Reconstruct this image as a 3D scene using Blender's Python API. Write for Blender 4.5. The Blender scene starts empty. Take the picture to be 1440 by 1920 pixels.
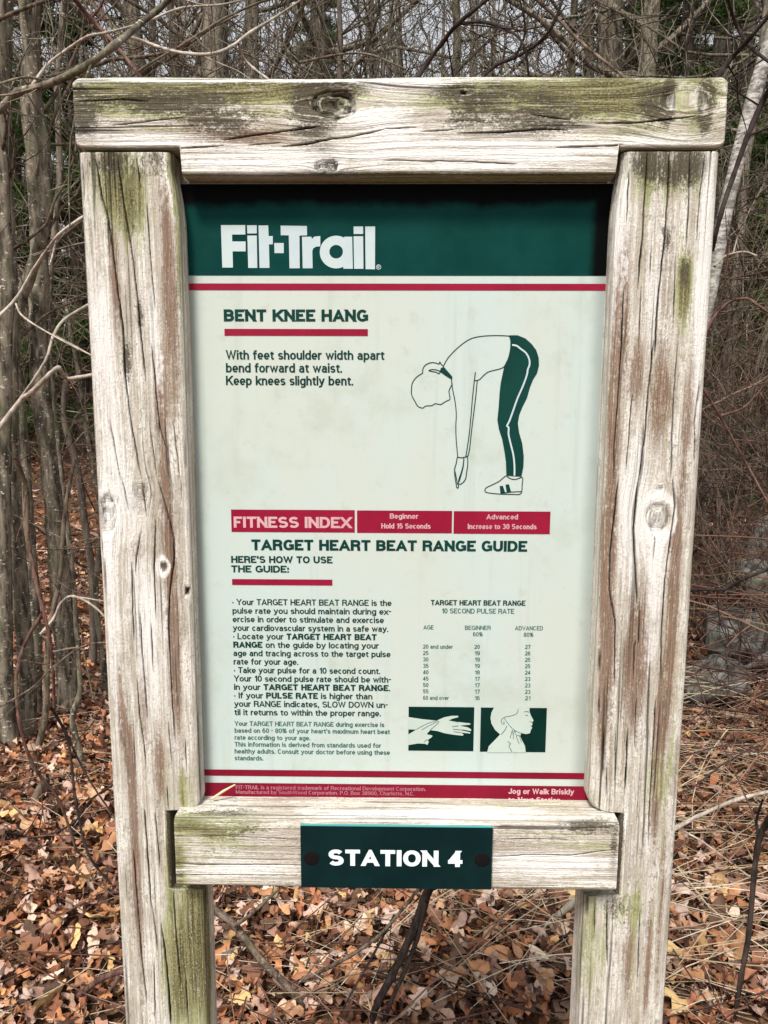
import bpy, math, random
import numpy as np
from mathutils import Vector, Matrix
from mathutils.geometry import tessellate_polygon

random.seed(4)
RNG = np.random.default_rng(4)
scene = bpy.context.scene
COL = scene.collection

# ------------------------------------------------------------------ camera, sky, sun
EYE = 1.36
FPX = 1442.0
PITCH, YAW, ROLL = 0.14958, 0.01391, 0.00306
cam_d = bpy.data.cameras.new('camera')
cam_d.sensor_fit = 'VERTICAL'
cam_d.sensor_height = 36.0
cam_d.lens = FPX / 1920 * 36.0
cam_d.clip_start = 0.05
cam_d.clip_end = 400
cam = bpy.data.objects.new('camera', cam_d)
COL.objects.link(cam)
cam.matrix_world = (Matrix.Translation((0, 0, EYE)) @ Matrix.Rotation(YAW, 4, 'Z') @
                    Matrix.Rotation(math.pi / 2 - PITCH, 4, 'X') @ Matrix.Rotation(ROLL, 4, 'Z'))
scene.camera = cam

SUN_EL, SUN_AZ = math.radians(56), math.radians(200)     # azimuth clockwise from +Y: behind and to the left of the viewer
world = bpy.data.worlds.new('World')
scene.world = world
world.use_nodes = True
wn = world.node_tree
bg = wn.nodes['Background']
sky = wn.nodes.new('ShaderNodeTexSky')
sky.sky_type = 'NISHITA'
sky.sun_disc = False
sky.sun_elevation = SUN_EL
sky.sun_rotation = SUN_AZ
hsv = wn.nodes.new('ShaderNodeHueSaturation')            # overcast: the same sky with its blue taken out
hsv.inputs['Saturation'].default_value = 0.16
wn.links.new(sky.outputs[0], hsv.inputs['Color'])
wn.links.new(hsv.outputs[0], bg.inputs['Color'])
bg.inputs['Strength'].default_value = 0.066

sun_d = bpy.data.lights.new('sun', 'SUN')
sun_d.energy = 1.5
sun_d.angle = math.radians(11)
sun_d.color = (1.0, 0.96, 0.90)
sun = bpy.data.objects.new('sun', sun_d)
COL.objects.link(sun)
sdir = Vector((math.sin(SUN_AZ) * math.cos(SUN_EL), math.cos(SUN_AZ) * math.cos(SUN_EL), math.sin(SUN_EL)))
sun.rotation_euler = sdir.to_track_quat('Z', 'Y').to_euler()
sun.location = (-2, -3, 6)

vs = scene.view_settings
scene.display_settings.display_device = 'sRGB'
vs.view_transform = 'Standard'
vs.look = 'None'
vs.gamma = 1.0
vs.use_curve_mapping = False
vs.exposure = 1.66
scene.render.engine = 'CYCLES'
scene.cycles.max_bounces = 6
scene.cycles.diffuse_bounces = 2
scene.cycles.use_denoising = True


# ------------------------------------------------------------------ helpers
def at(px, py, Y):
    """point of the place at depth Y seen at photograph position px, py"""
    u, v = (px - 720) / FPX, -(py - 960) / FPX
    c, s = math.cos(ROLL), math.sin(ROLL)
    u, v = c * u - s * v, s * u + c * v
    c, s = math.cos(-PITCH), math.sin(-PITCH)
    d = (u, c - s * v, s + c * v)
    c, s = math.cos(YAW), math.sin(YAW)
    d = (c * d[0] - s * d[1], s * d[0] + c * d[1], d[2])
    t = Y / d[1]
    return Vector((d[0] * t, Y, EYE + d[2] * t))


def obj(name, me, mat=None, parent=None):
    o = bpy.data.objects.new(name, me)
    COL.objects.link(o)
    if mat is not None and not me.materials:
        me.materials.append(mat)
    if parent is not None:
        o.parent = parent
    return o


def mesh(name, V, F, smooth=False):
    me = bpy.data.meshes.new(name)
    V = np.asarray(V, dtype=np.float32)
    if isinstance(F, np.ndarray):
        n, k = F.shape
        me.vertices.add(len(V)); me.vertices.foreach_set('co', V.ravel())
        me.loops.add(n * k); me.loops.foreach_set('vertex_index', F.astype(np.int32).ravel())
        me.polygons.add(n)
        me.polygons.foreach_set('loop_start', np.arange(0, n * k, k, dtype=np.int32))
        me.polygons.foreach_set('loop_total', np.full(n, k, dtype=np.int32))
        me.update(calc_edges=True)
    else:
        me.from_pydata([tuple(map(float, v)) for v in V], [], F)
        me.update()
    if smooth:
        me.polygons.foreach_set('use_smooth', np.ones(len(me.polygons), dtype=bool))
    return me


def tag(o, label=None, cat=None, group=None, kind=None):
    if label: o['label'] = label
    if cat: o['category'] = cat
    if group: o['group'] = group
    if kind: o['kind'] = kind
    return o


def empty(name, loc=(0, 0, 0)):
    o = bpy.data.objects.new(name, None)
    o.empty_display_size = 0.05
    COL.objects.link(o)
    o.location = loc
    return o


def copy_tree(o):
    c = o.copy(); COL.objects.link(c)
    for ch in o.children:
        d = ch.copy(); COL.objects.link(d); d.parent = c
    return c


def hash2(ix, iy, seed):
    h = (ix.astype(np.int64) * 374761393 + iy.astype(np.int64) * 668265263 + seed * 982451653) & 0x7fffffff
    h = ((h ^ (h >> 13)) * 1274126177) & 0x7fffffff
    return ((h ^ (h >> 16)) & 0xffff) / 65535.0


def vnoise(x, y, seed=0):
    ix, iy = np.floor(x), np.floor(y)
    fx, fy = x - ix, y - iy
    fx = fx * fx * (3 - 2 * fx); fy = fy * fy * (3 - 2 * fy)
    a, b = hash2(ix, iy, seed), hash2(ix + 1, iy, seed)
    c, d = hash2(ix, iy + 1, seed), hash2(ix + 1, iy + 1, seed)
    return (a * (1 - fx) + b * fx) * (1 - fy) + (c * (1 - fx) + d * fx) * fy


def fbm(x, y, seed=0, octs=4):
    r, a, t = 0, 1.0, 0
    for k in range(octs):
        r = r + a * vnoise(x * 2 ** k, y * 2 ** k, seed + k); t += a; a *= 0.5
    return r / t


# ------------------------------------------------------------------ materials
def new_mat(name, rough=0.8, spec=0.3):
    m = bpy.data.materials.new(name)
    m.use_nodes = True
    b = m.node_tree.nodes['Principled BSDF']
    b.inputs['Roughness'].default_value = rough
    b.inputs['Specular IOR Level'].default_value = spec
    return m, m.node_tree, b


def nd(nt, typ, **kw):
    n = nt.nodes.new(typ)
    for k, v in kw.items():
        if k.startswith('i_'):
            n.inputs[k[2:].replace('_', ' ')].default_value = v
        else:
            setattr(n, k, v)
    return n


def noise(nt, vec, scale, detail=4, rough=0.6, dist=0.0, dim='3D'):
    n = nd(nt, 'ShaderNodeTexNoise')
    n.inputs['Scale'].default_value = scale
    n.inputs['Detail'].default_value = detail
    n.inputs['Roughness'].default_value = rough
    n.inputs['Distortion'].default_value = dist
    if vec is not None: nt.links.new(vec, n.inputs['Vector'])
    return n.outputs['Fac']


def math_(nt, op, a, b=None, clamp=False):
    n = nd(nt, 'ShaderNodeMath', operation=op, use_clamp=clamp)
    for i, v in enumerate((a, b)):
        if v is None: continue
        if isinstance(v, (int, float)): n.inputs[i].default_value = v
        else: nt.links.new(v, n.inputs[i])
    return n.outputs[0]


def remap(nt, v, a, b, c=0.0, d=1.0):
    n = nd(nt, 'ShaderNodeMapRange', interpolation_type='SMOOTHSTEP')
    nt.links.new(v, n.inputs[0])
    for i, x in enumerate((a, b, c, d)): n.inputs[1 + i].default_value = x
    return n.outputs[0]


def mix(nt, f, a, b, mode='MIX'):
    n = nd(nt, 'ShaderNodeMix', data_type='RGBA', blend_type=mode)
    for key, v in ((0, f), (6, a), (7, b)):
        if isinstance(v, (int, float)): n.inputs[key].default_value = v
        elif isinstance(v, tuple): n.inputs[key].default_value = (*v, 1) if len(v) == 3 else v
        else: nt.links.new(v, n.inputs[key])
    return n.outputs[2]


def scaled(nt, vec, s, off=(0, 0, 0)):
    n = nd(nt, 'ShaderNodeMapping')
    n.inputs['Scale'].default_value = s
    n.inputs['Location'].default_value = off
    nt.links.new(vec, n.inputs['Vector'])
    return n.outputs[0]


def bump(nt, b, h, strength, dist):
    n = nd(nt, 'ShaderNodeBump')
    n.inputs['Strength'].default_value = strength
    n.inputs['Distance'].default_value = dist
    nt.links.new(h, n.inputs['Height'])
    nt.links.new(n.outputs[0], b.inputs['Normal'])


def attr(nt, name):
    return nd(nt, 'ShaderNodeAttribute', attribute_name=name)


def make_wood():
    m, nt, b = new_mat('weathered_wood', 0.86, 0.25)
    g = attr(nt, 'grain').outputs['Vector']
    fine = noise(nt, scaled(nt, g, (1100, 26, 60)), 1, 4, .65)
    mid = noise(nt, scaled(nt, g, (330, 7, 30)), 1, 4, .65)
    band = noise(nt, scaled(nt, g, (95, 2.2, 12), (3, 1, 2)), 1, 4, .6)
    band2 = noise(nt, scaled(nt, g, (150, 4.5, 12), (13, 4, 2)), 1, 4, .6)
    blot = noise(nt, scaled(nt, g, (42, 15, 20), (7, 4, 2)), 1, 6, .68)
    speck = noise(nt, scaled(nt, g, (620, 420, 420)), 1, 3, .65)
    grit = noise(nt, scaled(nt, g, (260, 130, 160), (1, 5, 2)), 1, 5, .75)
    def wsum(*pairs):
        r = None
        for v, k in pairs:
            t_ = math_(nt, 'MULTIPLY', math_(nt, 'SUBTRACT', v, .5), k)
            r = t_ if r is None else math_(nt, 'ADD', r, t_)
        return r
    col = mix(nt, remap(nt, wsum((mid, 1), (blot, .9), (grit, .5)), -.12, .14), (.52, .465, .385), (.85, .815, .745))
    col = mix(nt, remap(nt, wsum((blot, 1), (grit, .9), (speck, .3)), .06, .20, 0, .7), col, (.36, .32, .275))
    col = mix(nt, remap(nt, wsum((band, 1), (mid, .5), (grit, .6)), .05, .15, 0, .62), col, (.40, .31, .24))
    col = mix(nt, remap(nt, wsum((band2, 1), (grit, 1.1), (blot, -.3)), .07, .17, 0, .58), col, (.25, .195, .14))
    br = math_(nt, 'ADD', attr(nt, 'brown').outputs['Fac'], wsum((mid, 1.5), (grit, 1.2), (speck, .5)))
    col = mix(nt, remap(nt, br, .15, .62, 0, .9), col, mix(nt, remap(nt, fine, .4, .6), (.29, .175, .115), (.15, .088, .055)))
    ms = math_(nt, 'ADD', attr(nt, 'moss').outputs['Fac'], wsum((grit, 2.4), (speck, 1.4), (mid, 1.0)))
    al = math_(nt, 'ADD', attr(nt, 'moss').outputs['Fac'], wsum((mid, 2.4), (band, 1.6), (fine, 1.0), (grit, 1.6)))
    col = mix(nt, remap(nt, al, .2, .72, 0, .9), col, mix(nt, remap(nt, mid, .35, .65), (.16, .165, .045), (.46, .48, .235)))
    mcol = mix(nt, remap(nt, wsum((speck, 1), (mid, .8), (fine, .6)), -.12, .14), (.070, .055, .024), (.30, .265, .115))
    col = mix(nt, remap(nt, ms, .55, 1.15, 0, .85), col, mcol)
    dk = math_(nt, 'ADD', attr(nt, 'dark').outputs['Fac'], wsum((grit, 2.4), (speck, 1.6), (mid, 1.2)))
    col = mix(nt, remap(nt, dk, .34, .95, 0, .92), col, (.070, .056, .036))
    hair = noise(nt, scaled(nt, g, (820, 9, 40), (5, 2, 8)), 1, 3, .6)
    col = mix(nt, remap(nt, wsum((hair, 1), (grit, .7), (speck, .4)), .10, .18, 0, .5), col, (.72, .67, .52))
    col = mix(nt, remap(nt, speck, .59, .70, 0, .55), col, (.22, .185, .15))
    col = mix(nt, remap(nt, fine, .56, .70, 0, .62), col, (.20, .155, .115))
    pale = remap(nt, math_(nt, 'ADD', attr(nt, 'pale').outputs['Fac'], wsum((grit, 1.6), (mid, 1.2), (fine, .8))), .15, .8, 0, .85)
    col = mix(nt, pale, col, (.89, .865, .82))
    col = mix(nt, attr(nt, 'crack').outputs['Fac'], col, (.02, .015, .01))
    nt.links.new(col, b.inputs['Base Color'])
    h = math_(nt, 'ADD', math_(nt, 'MULTIPLY', fine, .6), math_(nt, 'ADD', mid, math_(nt, 'MULTIPLY', speck, .5)))
    bump(nt, b, h, 1.0, .0024)
    return m


WOOD = make_wood()


def simple(name, c, rough=.6, spec=.4, var=None, scale=40, bumpd=0):
    m, nt, b = new_mat(name, rough, spec)
    if var is None:
        b.inputs['Base Color'].default_value = (*c, 1)
    else:
        tc = nd(nt, 'ShaderNodeTexCoord').outputs['Object']
        n = noise(nt, tc, scale, 5, .6)
        nt.links.new(mix(nt, remap(nt, n, .35, .65), c, var), b.inputs['Base Color'])
        if bumpd: bump(nt, b, n, .6, bumpd)
    return m


def make_panel_white():
    """white sheet gone grey green: faded centre, damp runs from the top, darker towards the side edges, fly specks, scuffs"""
    m, nt, b = new_mat('panel_white', 0.35, 0.25)
    tc = nd(nt, 'ShaderNodeTexCoord').outputs['Object']
    sep = nd(nt, 'ShaderNodeSeparateXYZ'); nt.links.new(tc, sep.inputs[0])
    n = noise(nt, tc, 14, 6, .65)
    n2 = noise(nt, scaled(nt, tc, (1, 1, .35)), 9, 3, .5)
    n3 = noise(nt, tc, 420, 2, .5)
    run = noise(nt, scaled(nt, tc, (1, 1, .05)), 60, 4, .6)
    blot = noise(nt, tc, 45, 6, .7)
    col = mix(nt, remap(nt, n2, .38, .66), (.475, .555, .520), (.495, .540, .482))
    col = mix(nt, remap(nt, n, .50, .72, 0, .40), col, (.37, .405, .32))
    col = mix(nt, remap(nt, run, .54, .70, 0, .30), col, (.36, .41, .34))
    col = mix(nt, remap(nt, blot, .56, .70, 0, .24), col, (.33, .35, .265))
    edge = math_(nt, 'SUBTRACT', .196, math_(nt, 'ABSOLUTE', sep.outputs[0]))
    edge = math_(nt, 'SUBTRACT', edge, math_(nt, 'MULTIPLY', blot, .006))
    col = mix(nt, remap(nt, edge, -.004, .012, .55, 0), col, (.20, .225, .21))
    col = mix(nt, remap(nt, n3, .70, .76, 0, .45), col, (.20, .20, .13))
    nt.links.new(col, b.inputs['Base Color'])
    nt.links.new(remap(nt, blot, .3, .7, .28, .55), b.inputs['Roughness'])
    return m


def make_print(name, c, c2):
    m, nt, b = new_mat(name, 0.45, 0.12)
    tc = nd(nt, 'ShaderNodeTexCoord').outputs['Object']
    n = noise(nt, tc, 18, 5, .65)
    nt.links.new(mix(nt, remap(nt, n, .35, .7), c, c2), b.inputs['Base Color'])
    return m


PANEL = make_panel_white()
GREEN = make_print('green_print', (.0015, .034, .027), (.003, .045, .036))
RED = make_print('red_print', (.235, .006, .028), (.275, .009, .035))
PINK = make_print('pale_pink_print', (.58, .35, .37), (.52, .30, .32))
WHITE = make_print('pale_logo_print', (.50, .58, .57), (.45, .53, .55))
FADED = make_print('faded_green_print', (.030, .105, .085), (.055, .15, .12))
DEEP = make_print('deep_green_print', (.0008, .016, .013), (.0015, .022, .018))
FOOT = make_print('faded_rose_print', (.42, .17, .20), (.34, .12, .16))
MAROON = make_print('maroon_print', (.17, .005, .020), (.21, .007, .025))
PLATE = make_print('dark_green_plate', (.002, .013, .014), (.003, .019, .019))
PLATE_HIGHLIGHT = simple('plate_edge_highlight', (.07, .30, .30), .35, .5)
LETTER = simple('white_lettering', (.72, .82, .82), .45, .4)
BOLT = simple('black_bolt', (.006, .005, .005), .8, .1)
BEAM_SHADE = simple('black_beam_shade', (.003, .004, .004), .9, .05)  # unused black, meant for shade painted under the beam


def make_bark(name, c1, c2, spot, spotamt, vs=(1, 1, .25), sc=40, green=.5):
    m, nt, b = new_mat(name, 0.9, 0.15)
    tc = nd(nt, 'ShaderNodeTexCoord').outputs['Object']
    n = noise(nt, scaled(nt, tc, vs), sc, 5, .65)
    s = noise(nt, scaled(nt, tc, (1, 1, 1.8)), 52, 4, .65)
    col = mix(nt, remap(nt, n, .35, .65), c1, c2)
    col = mix(nt, remap(nt, s, .60, .67, 0, spotamt), col, spot)
    big = noise(nt, tc, 7, 3, .5)
    col = mix(nt, remap(nt, big, .5, .7, 0, green), col, (.10, .11, .055))
    nt.links.new(col, b.inputs['Base Color'])
    bump(nt, b, n, 1.0, .006)
    return m


BARK = make_bark('grey_brown_bark', (.040, .034, .025), (.25, .21, .155), (.62, .58, .50), .9)
BARK_DARK = make_bark('dark_bark', (.06, .048, .038), (.14, .11, .088), (.3, .26, .2), .5)
BARK_FAR = make_bark('far_bark', (.045, .038, .030), (.235, .200, .155), (.42, .40, .28), .4, sc=25)
BIRCH = make_bark('pale_birch_bark', (.16, .145, .13), (.52, .49, .45), (.05, .045, .04), .95, (1, 1, 2.5), 30)
TWIG_BROWN = make_bark('brown_twig_bark', (.050, .036, .027), (.20, .15, .11), (.42, .38, .3), .4, sc=60)
TWIG_RED = make_bark('red_brown_twig_bark', (.06, .030, .024), (.18, .10, .078), (.3, .22, .18), .3, sc=60)
TWIG_PALE = make_bark('pale_twig_bark', (.30, .25, .20), (.54, .47, .40), (.65, .60, .52), .5, sc=60)
TWIG_BLACK = make_bark('black_twig_bark', (.018, .013, .011), (.05, .035, .03), (.1, .08, .06), .3, sc=60, green=0)


def make_attr_mat(name, rough=.8, trans=0.0):
    m, nt, b = new_mat(name, rough, .25)
    c = attr(nt, 'tint').outputs['Color']
    tc = nd(nt, 'ShaderNodeTexCoord').outputs['Object']
    n = noise(nt, tc, 120, 4, .6)
    col = mix(nt, remap(nt, n, .35, .7, 0, .45), c, (.10, .05, .028), 'MULTIPLY')
    col2 = mix(nt, .55, c, col)
    nt.links.new(col2, b.inputs['Base Color'])
    return m


LEAF = make_attr_mat('dry_oak_leaf', .72)
STRAW = make_attr_mat('dead_straw', .75)


def make_needles(name, a, c):
    m, nt, b = new_mat(name, .7, .2)
    tc = nd(nt, 'ShaderNodeTexCoord').outputs['Object']
    n = noise(nt, tc, 3.0, 3, .6)
    nt.links.new(mix(nt, remap(nt, n, .35, .65), a, c), b.inputs['Base Color'])
    return m


NEEDLE = make_needles('evergreen_needles', (.028, .065, .016), (.10, .155, .034))


def make_ground():
    m, nt, b = new_mat('leaf_mould', .95, .1)
    tc = nd(nt, 'ShaderNodeTexCoord').outputs['Object']
    v = nd(nt, 'ShaderNodeTexVoronoi', i_Scale=22.0)
    nt.links.new(tc, v.inputs['Vector'])
    n = noise(nt, tc, 30, 5, .7)
    big = noise(nt, tc, 1.2, 4, .6)
    col = mix(nt, remap(nt, n, .35, .68), (.03, .018, .012), (.24, .12, .065))
    col = mix(nt, .35, col, mix(nt, v.outputs['Color'], (.08, .04, .02), (.32, .16, .08)), 'MIX')
    col = mix(nt, remap(nt, big, .4, .7, 0, .4), col, (.06, .04, .028))
    nt.links.new(col, b.inputs['Base Color'])
    bump(nt, b, n, 1, .02)
    return m


def make_rock():
    m, nt, b = new_mat('grey_rock', .9, .2)
    tc = nd(nt, 'ShaderNodeTexCoord').outputs['Object']
    n = noise(nt, tc, 16, 6, .65)
    s = noise(nt, tc, 5, 4, .6)
    col = mix(nt, remap(nt, n, .40, .62), (.045, .042, .036), (.24, .225, .20))
    col = mix(nt, remap(nt, s, .5, .7, 0, .6), col, (.10, .115, .06))
    nt.links.new(col, b.inputs['Base Color'])
    bump(nt, b, n, .8, .015)
    return m


ROCK = make_rock()


# ------------------------------------------------------------------ ground
def gz(x, y):
    x = np.asarray(x, float); y = np.asarray(y, float)
    rise = np.clip((y - 3.2) / 9, 0, 1) ** 1.3 * 1.05 + np.clip((y - 12) / 40, 0, 1) * 4.0
    rise = rise * (1 - .12 * np.clip((x + 1) / 6, 0, 1))
    return rise + (fbm(x * .6 + 9, y * .6 + 5, 3, 3) - .5) * .16 * np.clip((y - .9) / 2, 0, 1)


def build_ground():
    xs = np.concatenate([np.linspace(-90, -8, 28), np.linspace(-7.6, 7.6, 150), np.linspace(8, 90, 28)])
    ys = np.concatenate([np.linspace(-40, -1, 14), np.linspace(-.6, 12, 150), np.linspace(12.5, 140, 60)])
    X, Y = np.meshgrid(xs, ys)
    Z = gz(X, Y) + (fbm(X * 9, Y * 9, 8, 3) - .5) * .03
    V = np.stack([X, Y, Z], -1).reshape(-1, 3)
    nx, ny = len(xs), len(ys)
    i = (np.arange(ny - 1)[:, None] * nx + np.arange(nx - 1)[None, :]).ravel()
    F = np.stack([i, i + 1, i + 1 + nx, i + nx], -1)
    o = obj('ground', mesh('ground', V, F, True), make_ground())
    tag(o, kind='structure')
    return o


GROUND = build_ground()


# ------------------------------------------------------------------ the sign: timbers
D0 = 0.73                          # distance of the front faces of the posts
BEAM_D = D0 - 0.003
BAR_D = D0 - 0.021
PAN_D = D0 + 0.0225


def timber(name, axis, s0, s1, ds, tfun, d0, d1, rad, cracks, knots, blobs, parent, seed, front=None, sfine=None, extra=None):
    """a weathered timber: axis 'z' upright, 'x' lying; tfun(s) gives the two edges across the grain"""
    front = d0 if front is None else front
    def local(px, py):
        p = at(px, py, front)
        return (p.x, p.z) if axis == 'z' else (p.z, p.x)
    if sfine:
        s = np.concatenate([np.arange(s0, sfine, .012), np.arange(sfine, s1, ds), [s1]])
    else:
        s = np.append(np.arange(s0, s1, ds), s1)
    if extra is not None: s = np.unique(np.round(np.concatenate([s] + [np.arange(e - .012, e + .012, .0008) for e in extra]), 6))
    ns = len(s)
    T0, T1 = tfun(s)
    r = rad
    TG0, TG1 = float(T0.min()), float(T1.max())
    w = TG1 - TG0; dep = d1 - d0
    nf, nside, nb, na = int(w / .0005), int(dep / .0016), int(w / .004), 5
    # ring parameters: (kind, fraction) measured around the section
    ring = []
    for k in range(nf + 1): ring.append(('f', k / nf))
    for k in range(1, na): ring.append(('c1', k / na))
    for k in range(nside + 1): ring.append(('s1', k / nside))
    for k in range(1, na): ring.append(('c2', k / na))
    for k in range(nb + 1): ring.append(('b', k / nb))
    for k in range(1, na): ring.append(('c3', k / na))
    for k in range(nside + 1): ring.append(('s0', k / nside))
    for k in range(1, na): ring.append(('c4', k / na))
    nr = len(ring)
    t = np.zeros((ns, nr)); d = np.zeros((ns, nr)); nt_ = np.zeros((ns, nr)); nd_ = np.zeros((ns, nr))
    isf = np.zeros(nr)
    for j, (k, f) in enumerate(ring):
        if k == 'f':
            t[:, j] = np.clip(TG0 + r + (TG1 - TG0 - 2 * r) * f, T0 + r, T1 - r); d[:, j] = d0; nd_[:, j] = -1; isf[j] = 1
        elif k == 'c1':
            a = f * math.pi / 2
            t[:, j] = T1 - r + r * math.sin(a); d[:, j] = d0 + r - r * math.cos(a)
            nt_[:, j] = math.sin(a); nd_[:, j] = -math.cos(a)
        elif k == 's1':
            t[:, j] = T1; d[:, j] = d0 + r + (dep - 2 * r) * f; nt_[:, j] = 1
        elif k == 'c2':
            a = f * math.pi / 2
            t[:, j] = T1 - r + r * math.cos(a); d[:, j] = d1 - r + r * math.sin(a)
            nt_[:, j] = math.cos(a); nd_[:, j] = math.sin(a)
        elif k == 'b':
            t[:, j] = T1 - r - (T1 - T0 - 2 * r) * f; d[:, j] = d1; nd_[:, j] = 1
        elif k == 'c3':
            a = f * math.pi / 2
            t[:, j] = T0 + r - r * math.sin(a); d[:, j] = d1 - r + r * math.cos(a)
            nt_[:, j] = -math.sin(a); nd_[:, j] = math.cos(a)
        elif k == 's0':
            t[:, j] = T0; d[:, j] = d1 - r - (dep - 2 * r) * f; nt_[:, j] = -1
        else:
            a = f * math.pi / 2
            t[:, j] = T0 + r - r * math.cos(a); d[:, j] = d0 + r - r * math.sin(a)
            nt_[:, j] = -math.cos(a); nd_[:, j] = -math.sin(a)
    S = np.repeat(s[:, None], nr, 1)
    # position across the grain, unrolled over the side faces
    q = t + np.where(nt_ > .3, d - d0, 0) - np.where(nt_ < -.3, d - d0, 0)
    warp = np.zeros_like(q)
    frontish = np.clip(-nd_ * 1.5, 0, 1)
    knotm = np.zeros_like(q); pale = np.zeros_like(q); dark = np.zeros_like(q)
    sink = np.zeros_like(q)
    for (px, py, ra, rs, style) in knots:
        kt, ks = local(px, py)
        ra, rs = ra / FPX * front, rs / FPX * front
        dt, dss = (q - kt), (S - ks)
        warp -= ra * 1.1 * np.tanh(dt / ra) * np.exp(-(dss / (rs * 2.2)) ** 2) * np.exp(-np.abs(dt) / (ra * 3.0))
        rr = np.sqrt((dt / ra) ** 2 + (dss / rs) ** 2)
        ang = np.arctan2(dss, dt)
        rn = rr * (1 + (.8 if style in ('rough', 'smooth') else .22) * (fbm(ang * 1.3 + 5, rr * 2, seed + 9, 3) - .5))
        inside = np.clip((1.05 - rn) / .12, 0, 1) * frontish
        rim = np.exp(-((rn - 1) / .10) ** 2) * frontish
        rings = (.5 + .5 * np.sin(rn * 22 + 3 * fbm(dt * 300, dss * 300, seed, 2)))
        if style == 'rough':
            n_ = fbm(dt * 260, dss * 260, seed + 2, 4)
            sink += inside * (.0025 * (1 - rr) * 1.0 + .0045 * np.clip(n_ - .45, 0, 1) * 2) + rim * .0012
            dark += np.clip(inside * (.1 + 2.4 * (n_ - .42)), 0, 1.2) + rim * .55
            arc = np.exp(-((rn - .72) / .09) ** 2) * np.clip(np.sin(ang * 1.0 + .6), 0, 1) * frontish
            sink += arc * .006; dark += arc * 1.2; moss0 = inside * .5
        elif style == 'smooth':
            sink += rim * .0006
            pale += inside * .28; dark += rim * .35
            sink += .005 * np.exp(-((dt / ra + .0) ** 2 / .3 + (dss / rs + .95) ** 2 / .05)) * frontish
            dark += 1.3 * np.exp(-((dt / ra + .0) ** 2 / .3 + (dss / rs + .95) ** 2 / .05)) * frontish + .0 * np.exp(-((dt / ra + .95) ** 2 / .12 + (dss / rs - .1) ** 2 / .4)) * frontish
        elif style == 'eye':
            sink += inside * .0018 * rings + rim * .0016
            dark += inside * (.22 + .38 * rings) + rim * .7
            dark += 1.0 * np.exp(-((dt / ra + .25) ** 2 / .25 + (dss / rs + .65) ** 2 / .15)) * inside
            pale += .9 * np.exp(-((rn - 1.55) / .32) ** 2) * frontish
        elif style == 'pin':
            sink += inside * .0018; dark += inside * .9
            pale += np.exp(-((rn - 1.8) / .6) ** 2) * frontish
        elif style == 'hole':
            sink += inside * .005; dark += inside * 1.6
        warp += inside * .006 * np.sin(rn * 9) * (style != 'smooth')
    qn = q + warp
    crack = np.zeros_like(q)
    cd = np.zeros_like(q)
    for (pts, wmm, sc, off) in cracks:
        L = np.array([local(off[0] + x / sc, off[1] + y / sc) for x, y in pts])
        L = L[np.argsort(L[:, 1])]
        lo, hi = L[0, 1], L[-1, 1]
        c = np.interp(s, L[:, 1], L[:, 0]) + (vnoise(s * 160, s * 0 + wmm * 7, seed) - .5) * .0006
        e = np.clip(np.minimum(s - lo, hi - s) / .018, 0, 1)
        wd = (wmm * .00040 * (.65 + .7 * vnoise(s * 60, s * 0 + 3, seed + 5))) * np.sqrt(e) + 1e-7
        wd = np.where(e > 0, np.maximum(wd, .00012), 1e-9)
        f = np.clip(1.0 - np.abs(t - c[:, None]) / (wd[:, None] + .00034), 0, 1) * frontish * (e[:, None] > 0)
        crack = np.maximum(crack, np.clip(f * 1.9, 0, 1) * np.clip(.45 + e[:, None], 0, 1))
        cd = np.maximum(cd, f * .0045 * min(1.3, wmm) * np.clip(.3 + e[:, None], 0, 1))
    # fine checks all over, along the grain
    fc = fbm(qn * 420, S * 7, seed + 30, 2)
    fmask = vnoise(qn * 60, S * 5, seed + 31)
    fine = np.clip((fc - .70) / .06, 0, 1) * np.clip((fmask - .45) / .2, 0, 1)
    crack = np.maximum(crack, fine * .75)
    relief = (fbm(qn * 260, S * 5, seed + 1, 3) - .5) * .0013 + (fbm(qn * 40, S * 3, seed + 3, 2) - .5) * .0016
    disp = relief - cd - sink - fine * .0008
    brown = np.zeros_like(q); moss = np.zeros_like(q)
    dark_ = np.zeros_like(q)
    bn = .35 + 1.3 * fbm(q * 110, S * 28, seed + 61, 4)
    for (kind, px, py, rx, ry, amt) in blobs:
        bt, bs = local(px, py)
        kx, ky = rx / FPX * front, ry / FPX * front
        if axis == 'x': kx, ky = ky, kx
        g = np.exp(-(((q - bt) / (kx * 1.15)) ** 2 + ((S - bs) / (ky * 1.15)) ** 2)) * amt * 1.35 * bn
        if kind == 'moss': moss += g
        elif kind == 'dark': dark_ += g
        elif kind == 'brown': brown += g
        else: pale += g
    dark = np.clip(dark + dark_, 0, 1.6)
    # algae creep along sheltered rear and side faces
    side = np.clip(np.abs(nt_) - .3, 0, 1)
    moss = moss + side * np.clip(fbm(q * 20, S * 4, seed + 41, 3) - .35, 0, 1) * 1.1
    moss = moss + (nd_ > .3) * .25 + (.9 * np.clip(-nt_ - .4, 0, 1) if axis == 'x' else 0)
    dark_ = dark_ + (.75 * np.clip(-nt_ - .4, 0, 1) * (.4 + fbm(q * 60, S * 16, seed + 71, 3)) if name == 'top_beam' else 0)
    if name == 'post': dark = dark + 1.3 * (np.abs(nt_) > .5) * ((S < NOTCH_TOP) & (S > NOTCH_BOT)) * ((t > -.25) & (t < .25))  # shade of the notch crevice painted into the wood colour
    t = t + nt_ * disp; d = d + nd_ * disp
    if axis == 'z': V = np.stack([t, d, S + EYE * 0], -1)
    else: V = np.stack([S, d, t], -1)
    V = V.reshape(-1, 3)
    i = np.arange(ns - 1)[:, None] * nr + np.arange(nr)[None, :]
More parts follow.
